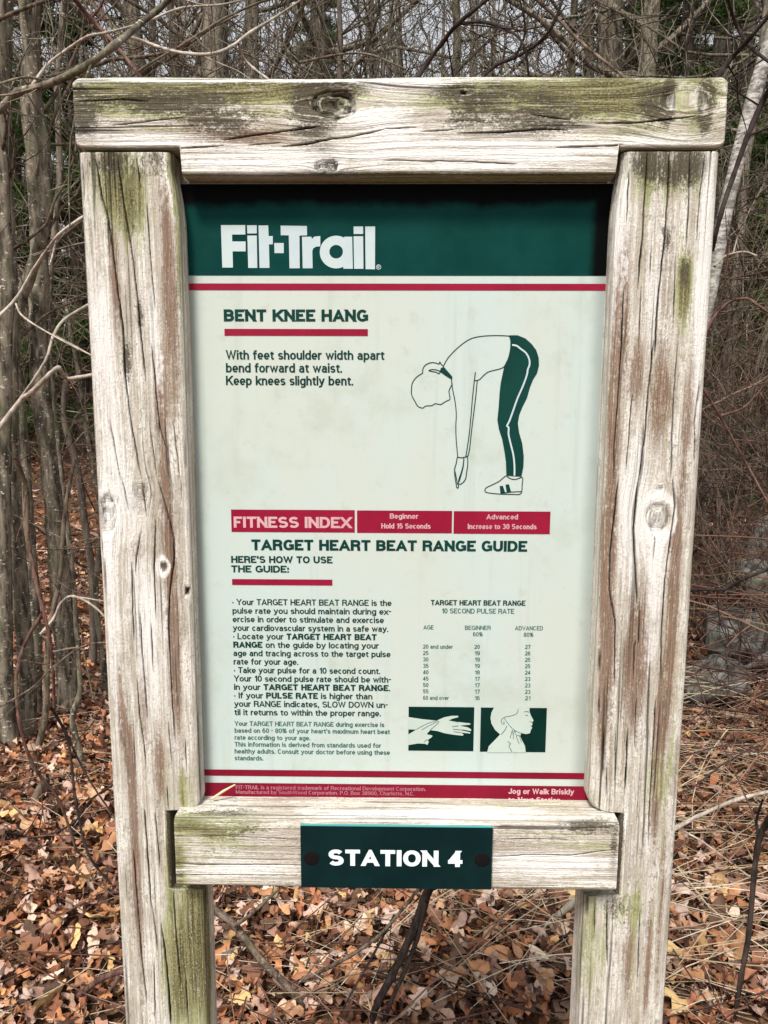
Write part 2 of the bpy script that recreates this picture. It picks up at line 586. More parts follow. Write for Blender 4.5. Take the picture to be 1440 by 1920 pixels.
    i2 = np.arange(ns - 1)[:, None] * nr + ((np.arange(nr) + 1) % nr)[None, :]
    if axis == 'z': F = np.stack([i, i2, i2 + nr, i + nr], -1).reshape(-1, 4)
    else: F = np.stack([i, i + nr, i2 + nr, i2], -1).reshape(-1, 4)
    # end caps as fans
    V = np.vstack([V, V[:nr].mean(0), V[(ns - 1) * nr:(ns - 1) * nr + nr].mean(0)])
    cb, ct = ns * nr, ns * nr + 1
    j = np.arange(nr); j2 = (j + 1) % nr
    base = (ns - 1) * nr
    if axis == 'z':
        capb = np.stack([j2, j, np.full(nr, cb)], -1); capt = np.stack([base + j, base + j2, np.full(nr, ct)], -1)
    else:
        capb = np.stack([j, j2, np.full(nr, cb)], -1); capt = np.stack([base + j2, base + j, np.full(nr, ct)], -1)
    me = bpy.data.meshes.new(name)
    nq, ntri = len(F), 2 * nr
    loops = np.concatenate([F.ravel(), capb.ravel(), capt.ravel()]).astype(np.int32)
    tot = np.concatenate([np.full(nq, 4), np.full(ntri, 3)]).astype(np.int32)
    st = np.concatenate([[0], np.cumsum(tot)[:-1]]).astype(np.int32)
    me.vertices.add(len(V)); me.vertices.foreach_set('co', V.astype(np.float32).ravel())
    me.loops.add(len(loops)); me.loops.foreach_set('vertex_index', loops)
    me.polygons.add(len(tot)); me.polygons.foreach_set('loop_start', st); me.polygons.foreach_set('loop_total', tot)
    me.update(calc_edges=True)
    me.polygons.foreach_set('use_smooth', np.concatenate([np.ones(nq, bool), np.zeros(ntri, bool)]))
    def put(nm, arr, fill=0.0):
        a = me.attributes.new(nm, 'FLOAT', 'POINT')
        a.data.foreach_set('value', np.append(np.clip(arr, 0, 1.6).ravel(), [fill, fill]).astype(np.float32))
    put('crack', crack); put('brown', brown); put('moss', moss, .3); put('dark', dark, .3); put('pale', np.clip(pale, 0, 1))
    a = me.attributes.new('grain', 'FLOAT_VECTOR', 'POINT')
    G = np.stack([qn + seed * .37, S, np.where(np.abs(nd_) > .5, 0, d)], -1).reshape(-1, 3)
    G = np.vstack([G, G[:2]])
    a.data.foreach_set('vector', G.astype(np.float32).ravel())
    o = obj(name, me, WOOD, parent)
    return o


SIGN = empty('trail_sign', (0, D0 + .022, 0))
tag(SIGN, 'weathered wooden trail sign frame holding a white and green exercise instruction panel', 'sign')
SIGN_OFF = Vector(SIGN.location)


def under_sign(o):
    o.location = -SIGN_OFF
    return o


A1 = (3.2, (0, 300)); A2 = (3.2, (0, 900)); A3 = (3.2, (0, 1440))
R1 = (2.953, (1060, 250)); R2 = (3.2, (1060, 900)); R3 = (2.25, (800, 1440))
T1_ = (2.0, (0, 0)); T2_ = (2.0, (720, 0)); L4 = (3.4286, (380, 1440))


def C(lst, ref):
    return [(p, w, ref[0], ref[1]) for w, p in lst]


left_cracks = C([
    (1.7, [(575, 0), (605, 200), (650, 370), (690, 650), (715, 850), (740, 1050), (750, 1300), (790, 1600), (830, 1830), (850, 1920)]),
    (1.3, [(705, 0), (735, 230), (790, 540), (820, 800), (850, 1100), (875, 1330)]),
    (1.1, [(820, 0), (845, 180)]), (.8, [(880, 260), (900, 580), (930, 900)]),
    (1.0, [(905, 1100), (930, 1350), (955, 1600), (1000, 1750)]), (.7, [(1035, 1560), (1060, 1750), (1075, 1900)]),
    (.8, [(490, 30), (510, 350)]), (.9, [(655, 1560), (700, 1800), (725, 1930)]), (.8, [(900, 1620), (940, 1900)])], A1)
left_cracks += C([
    (1.0, [(725, -20), (745, 60), (770, 190)]), (1.1, [(850, 0), (880, 230)]), (1.0, [(850, 300), (815, 480), (815, 570)]),
    (1.0, [(935, 240), (925, 500), (935, 840)]),
    (1.3, [(945, 0), (1000, 190), (1040, 350), (1045, 480), (1020, 650), (1010, 900), (1030, 1300), (1050, 1550)]),
    (1.0, [(790, 500), (795, 800), (805, 970)]), (1.2, [(840, 800), (850, 1000), (870, 1250), (885, 1430)]),
    (1.1, [(820, 1190), (835, 1400), (865, 1600), (875, 1720)]), (.9, [(905, 860), (920, 1150)]),
    (.8, [(1085, 0), (1090, 120)]), (.8, [(1010, 1450), (1030, 1700)]), (.7, [(1110, 1550), (1120, 1750)])], A2)
left_cracks += C([
    (1.6, [(865, 250), (890, 600), (905, 800), (930, 950), (945, 1100)]), (1.0, [(930, 270), (960, 600)]),
    (1.2, [(800, 500), (850, 1150), (880, 1400)]), (2.3, [(965, 930), (1000, 1200), (1025, 1560)]),
    (1.5, [(1040, 745), (1060, 1050), (1085, 1300)]), (1.1, [(1000, 110), (1012, 258)]),
    (.9, [(1110, 1200), (1130, 1540)]), (.8, [(925, 1150), (930, 1500)])], A3)
right_cracks = C([
    (1.7, [(455, 105), (440, 350), (425, 600), (400, 850)]), (1.7, [(578, 105), (565, 400), (545, 650), (515, 900), (495, 1230)]),
    (1.5, [(690, 105), (685, 400), (670, 640)]), (1.0, [(355, 180), (340, 500)]), (1.0, [(775, 110), (740, 400), (728, 600)]),
    (1.2, [(325, 850), (310, 1200), (290, 1500), (270, 1750), (272, 1930)]),
    (1.7, [(490, 1150), (460, 1450), (440, 1700), (410, 1925)]), (.8, [(610, 700), (600, 1050)]),
    (1.2, [(620, 1200), (600, 1450), (590, 1700), (585, 1925)]), (1.0, [(370, 1450), (335, 1900)]),
    (1.0, [(745, 1350), (715, 1600), (715, 1900)]), (.8, [(475, 640), (470, 800)]), (.8, [(420, 850), (405, 1200)])], R1)
right_cracks += C([
    (1.9, [(440, 0), (410, 300), (425, 600), (430, 740)]), (1.0, [(445, 730), (440, 970), (415, 985), (408, 1200)]),
    (1.5, [(645, 0), (660, 150), (625, 400), (600, 600), (580, 900), (575, 1200)]),
    (1.3, [(320, 0), (290, 250), (270, 450), (265, 650), (300, 850), (295, 1250)]),
    (2.2, [(235, 1490), (225, 1780)]), (2.2, [(375, 1490), (362, 1850)]), (.9, [(430, 1220), (415, 1600)]),
    (1.2, [(545, 1300), (530, 1550), (510, 1920)]), (.9, [(520, 310), (538, 360), (530, 480)]),
    (.8, [(205, 1020), (205, 1400)]), (.8, [(300, 1500), (300, 1850)])], R2)
right_cracks += C([
    (1.4, [(840, 0), (835, 110)]), (1.2, [(760, 0), (757, 120)]), (1.0, [(945, 60), (935, 330)]),
    (1.3, [(760, 560), (762, 830)]), (.9, [(710, 570), (708, 700)]), (.8, [(900, 600), (890, 900)]), (.8, [(640, 640), (630, 1000)])], R3)
top_cracks = C([
    (1.6, [(840, 525), (930, 510), (1080, 490), (1200, 475)]), (.9, [(670, 556), (760, 550), (840, 545)]),
    (1.6, [(1060, 550), (1150, 540), (1250, 520), (1330, 510), (1440, 485)]), (.8, [(290, 380), (450, 372), (560, 380)]),
    (.8, [(930, 545), (1050, 535)]), (.7, [(420, 470), (700, 440)])], T1_)
top_cracks += C([
    (1.0, [(0, 483), (120, 478)]), (1.7, [(280, 500), (450, 495), (600, 485), (690, 487)]),
    (1.2, [(650, 553), (780, 548), (920, 543)]), (1.2, [(800, 462), (960, 460), (1170, 435)]), (.9, [(140, 495), (260, 487)]),
    (.7, [(0, 600), (300, 605), (500, 615)]), (.7, [(550, 430), (700, 450)])], T2_)
bar_cracks = C([(1.0, [(290, 375), (450, 365), (600, 370), (790, 345)]), (.6, [(300, 300), (600, 300)])], R3)
bar_cracks += C([(.6, [(0, 430), (300, 445), (600, 460)]), (.8, [(-160, 615), (0, 625), (600, 625)]), (.8, [(-160, 685), (600, 690)])], L4)

NOTCH_TOP, NOTCH_BOT = EYE - .4195, EYE - .5085


def step(s, a, b, r):
    """1 where a < s < b, with corners rounded over r"""
    return np.clip((s - a) / r + .5, 0, 1) * np.clip((b - s) / r + .5, 0, 1)


def round_in(s, edge, r, up):
    """inset near a shoulder so that its corner is rounded"""
    u = np.clip(((s - edge) if up else (edge - s)) / r, 0, 1)
    return r * (1 - np.sqrt(np.clip(1 - (1 - u) ** 2, 0, 1)))


def left_edges(s):
    t0 = np.full_like(s, -.2872); t1 = np.full_like(s, -.1968)
    n = step(s, NOTCH_BOT, NOTCH_TOP, .0016)
    inset = np.where(s > NOTCH_TOP, round_in(s, NOTCH_TOP, .010, True), round_in(s, NOTCH_BOT, .003, False))
    inset = np.where((s < NOTCH_TOP) & (s > NOTCH_BOT), 0, inset)
    t1 = t1 - inset - n * .0322 - .0058 * np.clip((s - (EYE + .150)) / .05, 0, 1) ** 2
    return t0, t1


def right_edges(s):
    t0 = np.full_like(s, .1980); t1 = np.full_like(s, .2890)
    n = step(s, NOTCH_BOT - .002, NOTCH_TOP + .003, .0016)
    inset = np.where(s > NOTCH_TOP + .003, round_in(s, NOTCH_TOP + .003, .016, True), round_in(s, NOTCH_BOT, .003, False))
    inset = np.where((s < NOTCH_TOP + .003) & (s > NOTCH_BOT), 0, inset)
    t0 = t0 + inset + n * .0326 + .0045 * np.clip((s - (EYE + .150)) / .05, 0, 1) ** 2
    return t0, t1


POST_TOP = EYE + .2165
lb = [('brown', 310, 900, 9, 160, .5), ('brown', 215, 520, 8, 120, .5), ('brown', 270, 1330, 10, 90, .45), ('dark', 245, 950, 30, 14, .4), ('moss', 398, 1790, 14, 160, 1.2), ('dark', 400, 1690, 14, 30, .8), ('moss', 330, 300, 20, 40, .5),
      ('moss', 222, 330, 40, 60, .85), ('dark', 235, 310, 45, 30, .55), ('moss', 245, 400, 26, 60, .55), ('dark', 238, 670, 8, 34, .8), ('dark', 262, 590, 7, 26, .7),
      ('moss', 338, 420, 12, 150, .7), ('brown', 318, 560, 13, 150, .8), ('brown', 298, 740, 8, 90, .7), ('brown', 200, 700, 6, 160, .45),
      ('brown', 330, 1250, 10, 190, .55), ('brown', 228, 1330, 7, 110, .7), ('brown', 322, 1130, 7, 120, .7), ('brown', 256, 1640, 9, 180, .75),
      ('dark', 258, 915, 22, 25, .5), ('brown', 262, 1030, 22, 22, .4), ('moss', 370, 1760, 40, 150, 1.1), ('moss', 318, 1640, 10, 90, .8), ('moss', 335, 1830, 30, 120, .7),
      ('pale', 190, 640, 18, 140, .8), ('pale', 225, 900, 25, 90, .7), ('pale', 290, 620, 12, 120, .6), ('pale', 280, 1200, 25, 170, .6), ('pale', 345, 560, 7, 200, .3),
      ('brown', 300, 1430, 8, 80, .6), ('brown', 245, 1430, 7, 80, .5), ('dark', 200, 960, 12, 22, .5), ('moss', 345, 1480, 16, 50, .5),
      ('dark', 200, 300, 30, 20, .5), ('dark', 300, 300, 16, 26, .4), ('pale', 210, 1150, 14, 200, .5)]
rb = [('dark', 1210, 305, 45, 30, .75), ('dark', 1285, 310, 45, 34, .8), ('moss', 1240, 330, 80, 40, .6), ('dark', 1250, 450, 9, 24, .8), ('moss', 1282, 540, 12, 70, 1.0),
      ('dark', 1284, 510, 9, 30, .6), ('brown', 1168, 520, 8, 70, .7), ('brown', 1160, 640, 11, 130, .9), ('brown', 1150, 760, 10, 90, .6),
      ('brown', 1195, 700, 14, 60, .6), ('brown', 1240, 740, 18, 90, .6), ('brown', 1290, 760, 9, 120, .6), ('brown', 1140, 1010, 14, 110, 1.0),
      ('brown', 1135, 1270, 11, 130, .9), ('brown', 1195, 1230, 26, 130, .75), ('brown', 1255, 1240, 9, 200, .7), ('brown', 1265, 1080, 8, 120, .6), ('brown', 1235, 1400, 10, 160, .6),
      ('pale', 1160, 430, 26, 130, .6), ('pale', 1320, 520, 14, 200, .8), ('pale', 1225, 560, 14, 60, .5), ('pale', 1190, 960, 26, 120, .8), ('pale', 1228, 1090, 12, 160, .7),
      ('moss', 1180, 1700, 30, 40, .5), ('dark', 1150, 1700, 26, 26, .5), ('brown', 1180, 1780, 9, 130, .5), ('brown', 1215, 1800, 6, 160, .5),
      ('moss', 1105, 1760, 26, 150, .45), ('moss', 1250, 1450, 60, 60, .35), ('dark', 1165, 1580, 8, 60, .6), ('brown', 1240, 1700, 6, 200, .4)]
tb = [('moss', 330, 185, 200, 36, .36), ('dark', 300, 200, 170, 38, .16), ('moss', 1010, 190, 300, 38, .36), ('dark', 1000, 205, 240, 42, .17), ('brown', 380, 215, 150, 30, .35), ('brown', 1040, 215, 160, 30, .30),
      ('dark', 580, 235, 30, 46, .45), ('dark', 640, 165, 60, 14, .6), ('dark', 595, 315, 30, 18, .5), ('dark', 660, 320, 26, 14, .5), ('dark', 1255, 185, 7, 34, 1.2), ('dark', 1320, 200, 10, 46, .7),
      ('moss', 200, 175, 80, 26, .7), ('dark', 190, 190, 60, 18, .5), ('dark', 330, 190, 70, 22, .6), ('moss', 420, 170, 90, 16, .8), ('dark', 425, 225, 60, 30, .6), ('moss', 540, 165, 70, 14, .8),
      ('dark', 600, 185, 40, 40, .7), ('moss', 610, 170, 60, 22, .7), ('dark', 608, 300, 26, 28, .7), ('dark', 890, 170, 90, 16, .75), ('moss', 930, 180, 110, 22, .6), ('dark', 1005, 225, 75, 28, .75),
      ('moss', 1150, 180, 110, 40, .75), ('dark', 1225, 195, 26, 34, .7), ('dark', 1335, 200, 16, 34, .8), ('moss', 1320, 200, 26, 50, .6), ('dark', 870, 225, 40, 26, .4),
      ('dark', 160, 235, 26, 30, .6), ('dark', 150, 180, 14, 30, .5), ('brown', 470, 260, 90, 14, .35), ('moss', 1180, 260, 70, 18, .45), ('dark', 1090, 290, 40, 12, .3),
      ('pale', 480, 305, 130, 22, .8), ('pale', 900, 290, 180, 26, .9), ('pale', 250, 265, 100, 12, .6), ('pale', 720, 220, 60, 30, .6), ('pale', 760, 160, 60, 10, .6), ('pale', 500, 148, 400, 5, .9),
      ('moss', 740, 331, 420, 5, 1.0), ('pale', 1200, 265, 100, 14, .4)]
bb = [('brown', 560, 1590, 200, 50, .22), ('moss', 400, 1580, 90, 60, .35), ('brown', 1000, 1590, 160, 60, .22), ('dark', 900, 1510, 60, 8, .5), ('dark', 700, 1520, 60, 6, .5),
      ('dark', 420, 1515, 100, 20, .6), ('moss', 380, 1550, 70, 26, .6), ('dark', 450, 1560, 70, 16, .4), ('dark', 1115, 1545, 60, 22, .8), ('moss', 1080, 1575, 80, 20, .4), ('moss', 336, 1620, 12, 50, .8),
      ('pale', 800, 1520, 220, 18, .9), ('pale', 450, 1630, 120, 20, .6), ('pale', 1020, 1620, 110, 30, .7), ('brown', 620, 1515, 40, 6, .6), ('brown', 860, 1525, 50, 6, .6), ('dark', 1150, 1600, 8, 50, .6)]

timber('post', 'z', -.25, POST_TOP, .0032, left_edges, D0, D0 + .045, .0065, left_cracks,
       [(200, 962, 17, 36, 'rough'), (306, 1062, 6, 9, 'pin'), (351, 1110, 5, 8, 'hole'), (262, 920, 14, 16, 'none')], lb, SIGN, 11, sfine=.66, extra=(NOTCH_TOP, NOTCH_BOT))
timber('post', 'z', -.25, POST_TOP, .0032, right_edges, D0, D0 + .042, .0065, right_cracks,
       [(1233, 969, 21, 28, 'eye'), (1237, 915, 6, 5, 'rough')], rb, SIGN, 23, sfine=.66, extra=(NOTCH_TOP + .003, NOTCH_BOT - .002))


def top_edges(s):
    t1 = np.full_like(s, EYE + .2785) + .0006 * np.sin(s * 21)
    mid = step(s, -.1935, .1968, .0012)
    t0 = EYE + .2188 - mid * .0222
    endr = np.clip((np.abs(s - .0015) - .2835) / .005, 0, 1) ** 2 * .003
    return t0 + endr, t1 - endr


timber('top_beam', 'x', -.2875, .2905, .0022, top_edges, BEAM_D, D0 + .046, .0042, top_cracks,
       [(625, 195, 24, 42, 'rough'), (612, 312, 12, 22, 'rough'), (1290, 187, 33, 36, 'smooth'), (870, 173, 3, 5, 'hole')], tb, SIGN, 37, extra=(-.1935, .1968))


def bar_edges(s):
    t1 = np.full_like(s, EYE - .4160) + .0005 * np.sin(s * 17 + 1)
    t0 = np.full_like(s, EYE - .4912)
    return t0, t1


timber('crossbar', 'x', -.2183, .2240, .0022, bar_edges, BAR_D, D0 + .046, .0055, bar_cracks, [], bb, SIGN, 51)
for o in list(SIGN.children): under_sign(o)


# ------------------------------------------------------------------ the sign: printed panel
def slab(name, x0, x1, z0, z1, y0, y1, mat, parent, bevel=0):
    V = [(x, y, z) for x in (x0, x1) for y in (y0, y1) for z in (z0, z1)]
    F = [(0, 1, 3, 2), (4, 6, 7, 5), (0, 4, 5, 1), (2, 3, 7, 6), (0, 2, 6, 4), (1, 5, 7, 3)]
    return obj(name, mesh(name, V, F), mat, parent)


PANEL_O = slab('sign_panel', -.2085, .2095, EYE - .4185, EYE + .1955, PAN_D, PAN_D + .004, PANEL, SIGN)
under_sign(PANEL_O)
PR = PAN_D - .0003                 # first layer of print
PR2 = PAN_D - .0006
PR3 = PAN_D - .0009


def flat_poly(name, polys, Y, mat, parent, conv=None):
    V, F = [], []
    for p in polys:
        pts = [conv(*q) if conv else q for q in p]
        pts = [at(x, y, Y) if not isinstance((x, y), Vector) else None for x, y in pts]
        base = len(V); V += pts
        for tri in tessellate_polygon([[Vector((v.x, v.z, 0)) for v in pts]]):
            a, b_, c = [Vector(pts[k]) for k in tri]
            cr = (b_ - a).cross(c - a)
            F.append(tuple(base + k for k in (tri if cr.y < 0 else tri[::-1])))
    return obj(name, mesh(name, V, F), mat, parent)


def rect(name, x0, y0, x1, y1, Y, mat, parent):
    """a printed band: level edges, from two photograph corners"""
    a, b_ = at(x0, y0, Y), at(x1, y1, Y)
    V = [(a.x, Y, b_.z), (b_.x, Y, b_.z), (b_.x, Y, a.z), (a.x, Y, a.z)]
    return obj(name, mesh(name, V, [(0, 1, 2, 3)]), mat, parent)


def band(name, y0, y1, Y, mat):
    a, b_ = at(352, y0, Y).z, at(352, y1, Y).z
    V = [(-.208, Y, b_), (.209, Y, b_), (.209, Y, a), (-.208, Y, a)]
    return obj(name, mesh(name, V, [(0, 1, 2, 3)]), mat, PANEL_O)


zt = at(352, 516.5, PR).z


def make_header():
    """dark green print with black shade painted in under the beam and beside the right hand groove"""
    m, nt, b = new_mat('shaded_green_header', .6, .04)
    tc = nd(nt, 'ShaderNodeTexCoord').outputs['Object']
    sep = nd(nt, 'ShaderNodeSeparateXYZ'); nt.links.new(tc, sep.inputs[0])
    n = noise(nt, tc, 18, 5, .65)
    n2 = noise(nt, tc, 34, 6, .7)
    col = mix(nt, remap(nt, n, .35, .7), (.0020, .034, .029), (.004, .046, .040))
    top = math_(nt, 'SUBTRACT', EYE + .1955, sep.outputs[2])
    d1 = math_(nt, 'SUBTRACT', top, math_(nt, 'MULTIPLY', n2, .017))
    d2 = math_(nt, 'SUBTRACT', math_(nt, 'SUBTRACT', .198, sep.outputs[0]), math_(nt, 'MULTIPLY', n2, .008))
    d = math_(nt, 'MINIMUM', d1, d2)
    col = mix(nt, remap(nt, d, .0050, .0160, 1, 0), col, (.0012, .0018, .0016))  # beam and groove shade put into the print colour
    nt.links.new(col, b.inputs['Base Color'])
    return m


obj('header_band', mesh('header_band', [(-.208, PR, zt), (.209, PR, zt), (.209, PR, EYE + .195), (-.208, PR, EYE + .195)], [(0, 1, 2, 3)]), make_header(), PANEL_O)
band('stripe', 531.3, 544.0, PR, RED)
band('stripe', 1442.2, 1454.0, PR, MAROON)
band('stripe', 1467.0, 1503.0, PR, MAROON)
rect('heading_rule', 420.7, 616.5, 689.7, 630, PR, RED, PANEL_O)
rect('heading_rule', 435, 1085.6, 623.2, 1098, PR, RED, PANEL_O)
rect('index_box', 433.1, 955.3, 665.2, 998.6, PR, RED, PANEL_O)
rect('index_box', 669.3, 957.0, 847.1, 1000.0, PR, RED, PANEL_O)
rect('index_box', 850.9, 958.3, 1030.7, 1001.6, PR, RED, PANEL_O)
# ---- a stroke-built grotesque alphabet: x 0..1 over the width, y 0..1 caps or x-height, 2 ascender, -1 descender
def a_(cx, cy, rx, ry, a0, a1): return ('a', cx, cy, rx, ry, a0, a1)


G = {
 'A': (.86, [[(0, 0), (.5, 1), (1, 0)], [(.2, .27), (.8, .27)]]),
 'B': (.76, [[(0, 0), (0, 1)], [(0, 1), (.5, 1), a_(.55, .76, .40, .24, 90, -90), (0, .52)], [(.5, .52), a_(.58, .26, .42, .26, 90, -90), (0, 0)]]),
 'C': (.82, [[a_(.5, .5, .5, .5, 42, 318)]]),
 'D': (.80, [[(0, 0), (0, 1)], [(0, 1), (.4, 1), a_(.45, .5, .55, .5, 90, -90), (0, 0)]]),
 'E': (.68, [[(1, 1), (0, 1), (0, 0), (1, 0)], [(0, .52), (.92, .52)]]),
 'F': (.64, [[(1, 1), (0, 1), (0, 0)], [(0, .5), (.9, .5)]]),
 'G': (.86, [[a_(.5, .5, .5, .5, 42, 300), (1, .10), (1, .46), (.56, .46)]]),
 'H': (.78, [[(0, 0), (0, 1)], [(1, 0), (1, 1)], [(0, .52), (1, .52)]]),
 'I': (.0, [[(.5, 0), (.5, 1)]]),
 'J': (.62, [[(1, 1), (1, .3), a_(.5, .3, .5, .3, 0, -180)]]),
 'K': (.82, [[(0, 0), (0, 1)], [(.96, 1), (.1, .40)], [(.36, .62), (1, 0)]]),
 'L': (.62, [[(0, 1), (0, 0), (1, 0)]]),
 'M': (.94, [[(0, 0), (0, 1)], [(0, 1), (.5, .05), (1, 1)], [(1, 1), (1, 0)]]),
 'N': (.80, [[(0, 0), (0, 1)], [(0, 1), (1, 0)], [(1, 0), (1, 1)]]),
 'O': (.88, [[a_(.5, .5, .5, .5, 0, 360)]]),
 'P': (.74, [[(0, 0), (0, 1)], [(0, 1), (.5, 1), a_(.56, .73, .44, .27, 90, -90), (0, .46)]]),
 'R': (.78, [[(0, 0), (0, 1)], [(0, 1), (.5, 1), a_(.56, .75, .42, .25, 90, -90), (0, .50)], [(.5, .5), (.74, .5), (.93, .3), (.97, 0)]]),
 'S': (.76, [[a_(.5, .755, .47, .245, 25, 270), a_(.5, .255, .5, .255, 90, -155)]]),
 'T': (.72, [[(0, 1), (1, 1)], [(.5, 1), (.5, 0)]]),
 'U': (.78, [[(0, 1), (0, .36), a_(.5, .36, .5, .36, 180, 360), (1, 1)]]),
 'V': (.84, [[(0, 1), (.5, 0), (1, 1)]]),
 'W': (1.22, [[(0, 1), (.25, 0), (.5, 1), (.75, 0), (1, 1)]]),
 'X': (.82, [[(0, 1), (1, 0)], [(0, 0), (1, 1)]]),
 'Y': (.82, [[(0, 1), (.5, .44), (1, 1)], [(.5, .5), (.5, 0)]]),
 '0': (.66, [[a_(.5, .5, .5, .5, 0, 360)]]), '1': (.40, [[(.0, .74), (.9, .95)], [(1, 1), (1, 0)]]),
 '2': (.66, [[a_(.5, .70, .48, .30, 170, -30), (0, 0), (1, 0)]]),
 '3': (.66, [[a_(.48, .75, .46, .25, 160, -90), ], [(.4, .5), a_(.5, .255, .5, .255, 90, -160)]]),
 '4': (.70, [[(.74, 0), (.74, 1)], [(.74, 1), (.0, .28)], [(0, .26), (1.0, .26)]]),
 '5': (.66, [[(.95, 1), (.14, 1), (.06, .5), a_(.5, .31, .5, .31, 125, -155)]]),
 '6': (.66, [[a_(.5, .31, .5, .31, 0, 360)], [a_(.56, .5, .56, .5, 60, 195)]]),
 '7': (.62, [[(0, 1), (1, 1), (.38, 0)]]),
 '8': (.66, [[a_(.5, .755, .45, .245, 0, 360)], [a_(.5, .255, .5, .255, 0, 360)]]),
 '9': (.66, [[a_(.5, .69, .5, .31, 0, 360)], [a_(.44, .5, .56, .5, 15, -120)]]),
 '%': (.95, [[a_(.22, .75, .22, .25, 0, 360)], [a_(.78, .25, .22, .25, 0, 360)], [(.2, 0), (.8, 1)]]),
 'a': (.62, [[a_(.46, .70, .46, .30, 155, 0), (.94, 0)], [(.94, .57), (.45, .57), a_(.42, .29, .42, .29, 90, 300), (.94, .2)]]),
 'b': (.66, [[(0, 0), (0, 2)], [a_(.5, .5, .5, .5, 0, 360)]]), 'c': (.60, [[a_(.5, .5, .5, .5, 42, 318)]]),
 'd': (.66, [[(1, 0), (1, 2)], [a_(.5, .5, .5, .5, 0, 360)]]),
 'e': (.64, [[(.04, .47), (1, .47), a_(.5, .5, .5, .5, 0, 318)]]),
 'f': (.40, [[(.36, 0), (.36, 1.45), a_(.8, 1.45, .44, .55, 180, 90), (1, 2)], [(0, 1), (1, 1)]]),
 'g': (.66, [[(1, 1), (1, -.4), a_(.5, -.4, .5, .6, 0, -150)], [a_(.5, .5, .5, .5, 0, 360)]]),
 'h': (.62, [[(0, 0), (0, 2)], [(0, .55), a_(.5, .55, .5, .45, 170, 0), (1, 0)]]),
 'i': (.0, [[(.5, 0), (.5, 1)], [(.5, 1.62), (.5, 2)]]), 'j': (.1, [[(.5, -.9), (.5, 1)], [(.5, 1.62), (.5, 2)]]),
 'k': (.62, [[(0, 0), (0, 2)], [(.94, 1), (.1, .36)], [(.36, .6), (1, 0)]]), 'l': (.0, [[(.5, 0), (.5, 2)]]),
 'm': (.98, [[(0, 0), (0, 1)], [(0, .55), a_(.25, .6, .25, .4, 170, 0), (.5, 0)], [(.5, .55), a_(.75, .6, .25, .4, 170, 0), (1, 0)]]),
 'n': (.62, [[(0, 0), (0, 1)], [(0, .55), a_(.5, .55, .5, .45, 170, 0), (1, 0)]]), 'o': (.66, [[a_(.5, .5, .5, .5, 0, 360)]]),
 'p': (.66, [[(0, -1), (0, 1)], [a_(.5, .5, .5, .5, 0, 360)]]), 'r': (.38, [[(0, 0), (0, 1)], [(0, .5), a_(.75, .5, .75, .5, 175, 90), (1, 1)]]),
 's': (.58, [[a_(.5, .75, .47, .25, 25, 270), a_(.5, .25, .5, .25, 90, -155)]]),
 't': (.38, [[(.4, 1.7), (.4, .35), a_(.8, .35, .4, .35, 180, 270), (1, 0)], [(0, 1), (1, 1)]]),
 'u': (.62, [[(1, 0), (1, 1)], [(0, 1), (0, .45), a_(.5, .45, .5, .45, 180, 350)]]),
 'v': (.64, [[(0, 1), (.5, 0), (1, 1)]]), 'w': (.96, [[(0, 1), (.25, 0), (.5, 1), (.75, 0), (1, 1)]]),
 'x': (.64, [[(0, 1), (1, 0)], [(0, 0), (1, 1)]]), 'y': (.64, [[(0, 1), (.5, .02)], [(1, 1), (.5, 0), (.32, -.7), (.0, -.8)]]),
 '.': (.0, [[(.5, 0), (.5, .001)]]), ',': (.08, [[(.6, .06), (.35, -.5)]]), ':': (.0, [[(.5, 0), (.5, .001)], [(.5, .8), (.5, 1)]]),
 '-': (.30, [[(0, .52), (1, .52)]]), "'": (.0, [[(.5, 1), (.5, .78)]]), '*': (.05, [[(.5, .62), (.5, .63)]]),
}
LOWER = set('abcdefghijklmnopqrstuvwxyz,:')


def clip_poly(P, lo, hi):
    for sgn, lim in ((1, lo), (-1, -hi)):
        out = []
        for k in range(len(P)):
            a, b_ = P[k], P[(k + 1) % len(P)]
            ia, ib = sgn * a[1] >= lim - 1e-9, sgn * b_[1] >= lim - 1e-9
            if ia: out.append(a)
            if ia != ib:
                f = (sgn * lim - a[1]) / (b_[1] - a[1])
                out.append((a[0] + (b_[0] - a[0]) * f, sgn * lim))
        P = out
        if len(P) < 3: return []
    return P


def ribbon(pts, tx, ty, closed=False):
    n = len(pts)
    L, R = [], []
    for i in range(n):
        if closed: a, b_ = pts[i - 1], pts[(i + 1) % n]
        else: a, b_ = pts[max(0, i - 1)], pts[min(n - 1, i + 1)]
        p = pts[i]
        d1 = Vector((p[0] - a[0], p[1] - a[1])); d2 = Vector((b_[0] - p[0], b_[1] - p[1]))
        if d1.length < 1e-9: d1 = d2
        if d2.length < 1e-9: d2 = d1
        d1.normalize(); d2.normalize()
        n1 = Vector((-d1.y, d1.x)); n2 = Vector((-d2.y, d2.x))
        m = n1 + n2
        if m.length < .2: m = n1
        m.normalize()
        k = 1 / max(.36, m.dot(n1))
        ox, oy = m.x * k * tx / 2, m.y * k * ty / 2
        L.append((p[0] + ox, p[1] + oy)); R.append((p[0] - ox, p[1] - oy))
    out = []
    for i in range(n if closed else n - 1):
        j = (i + 1) % n
        out.append([R[i], R[j], L[j], L[i]])
    return out


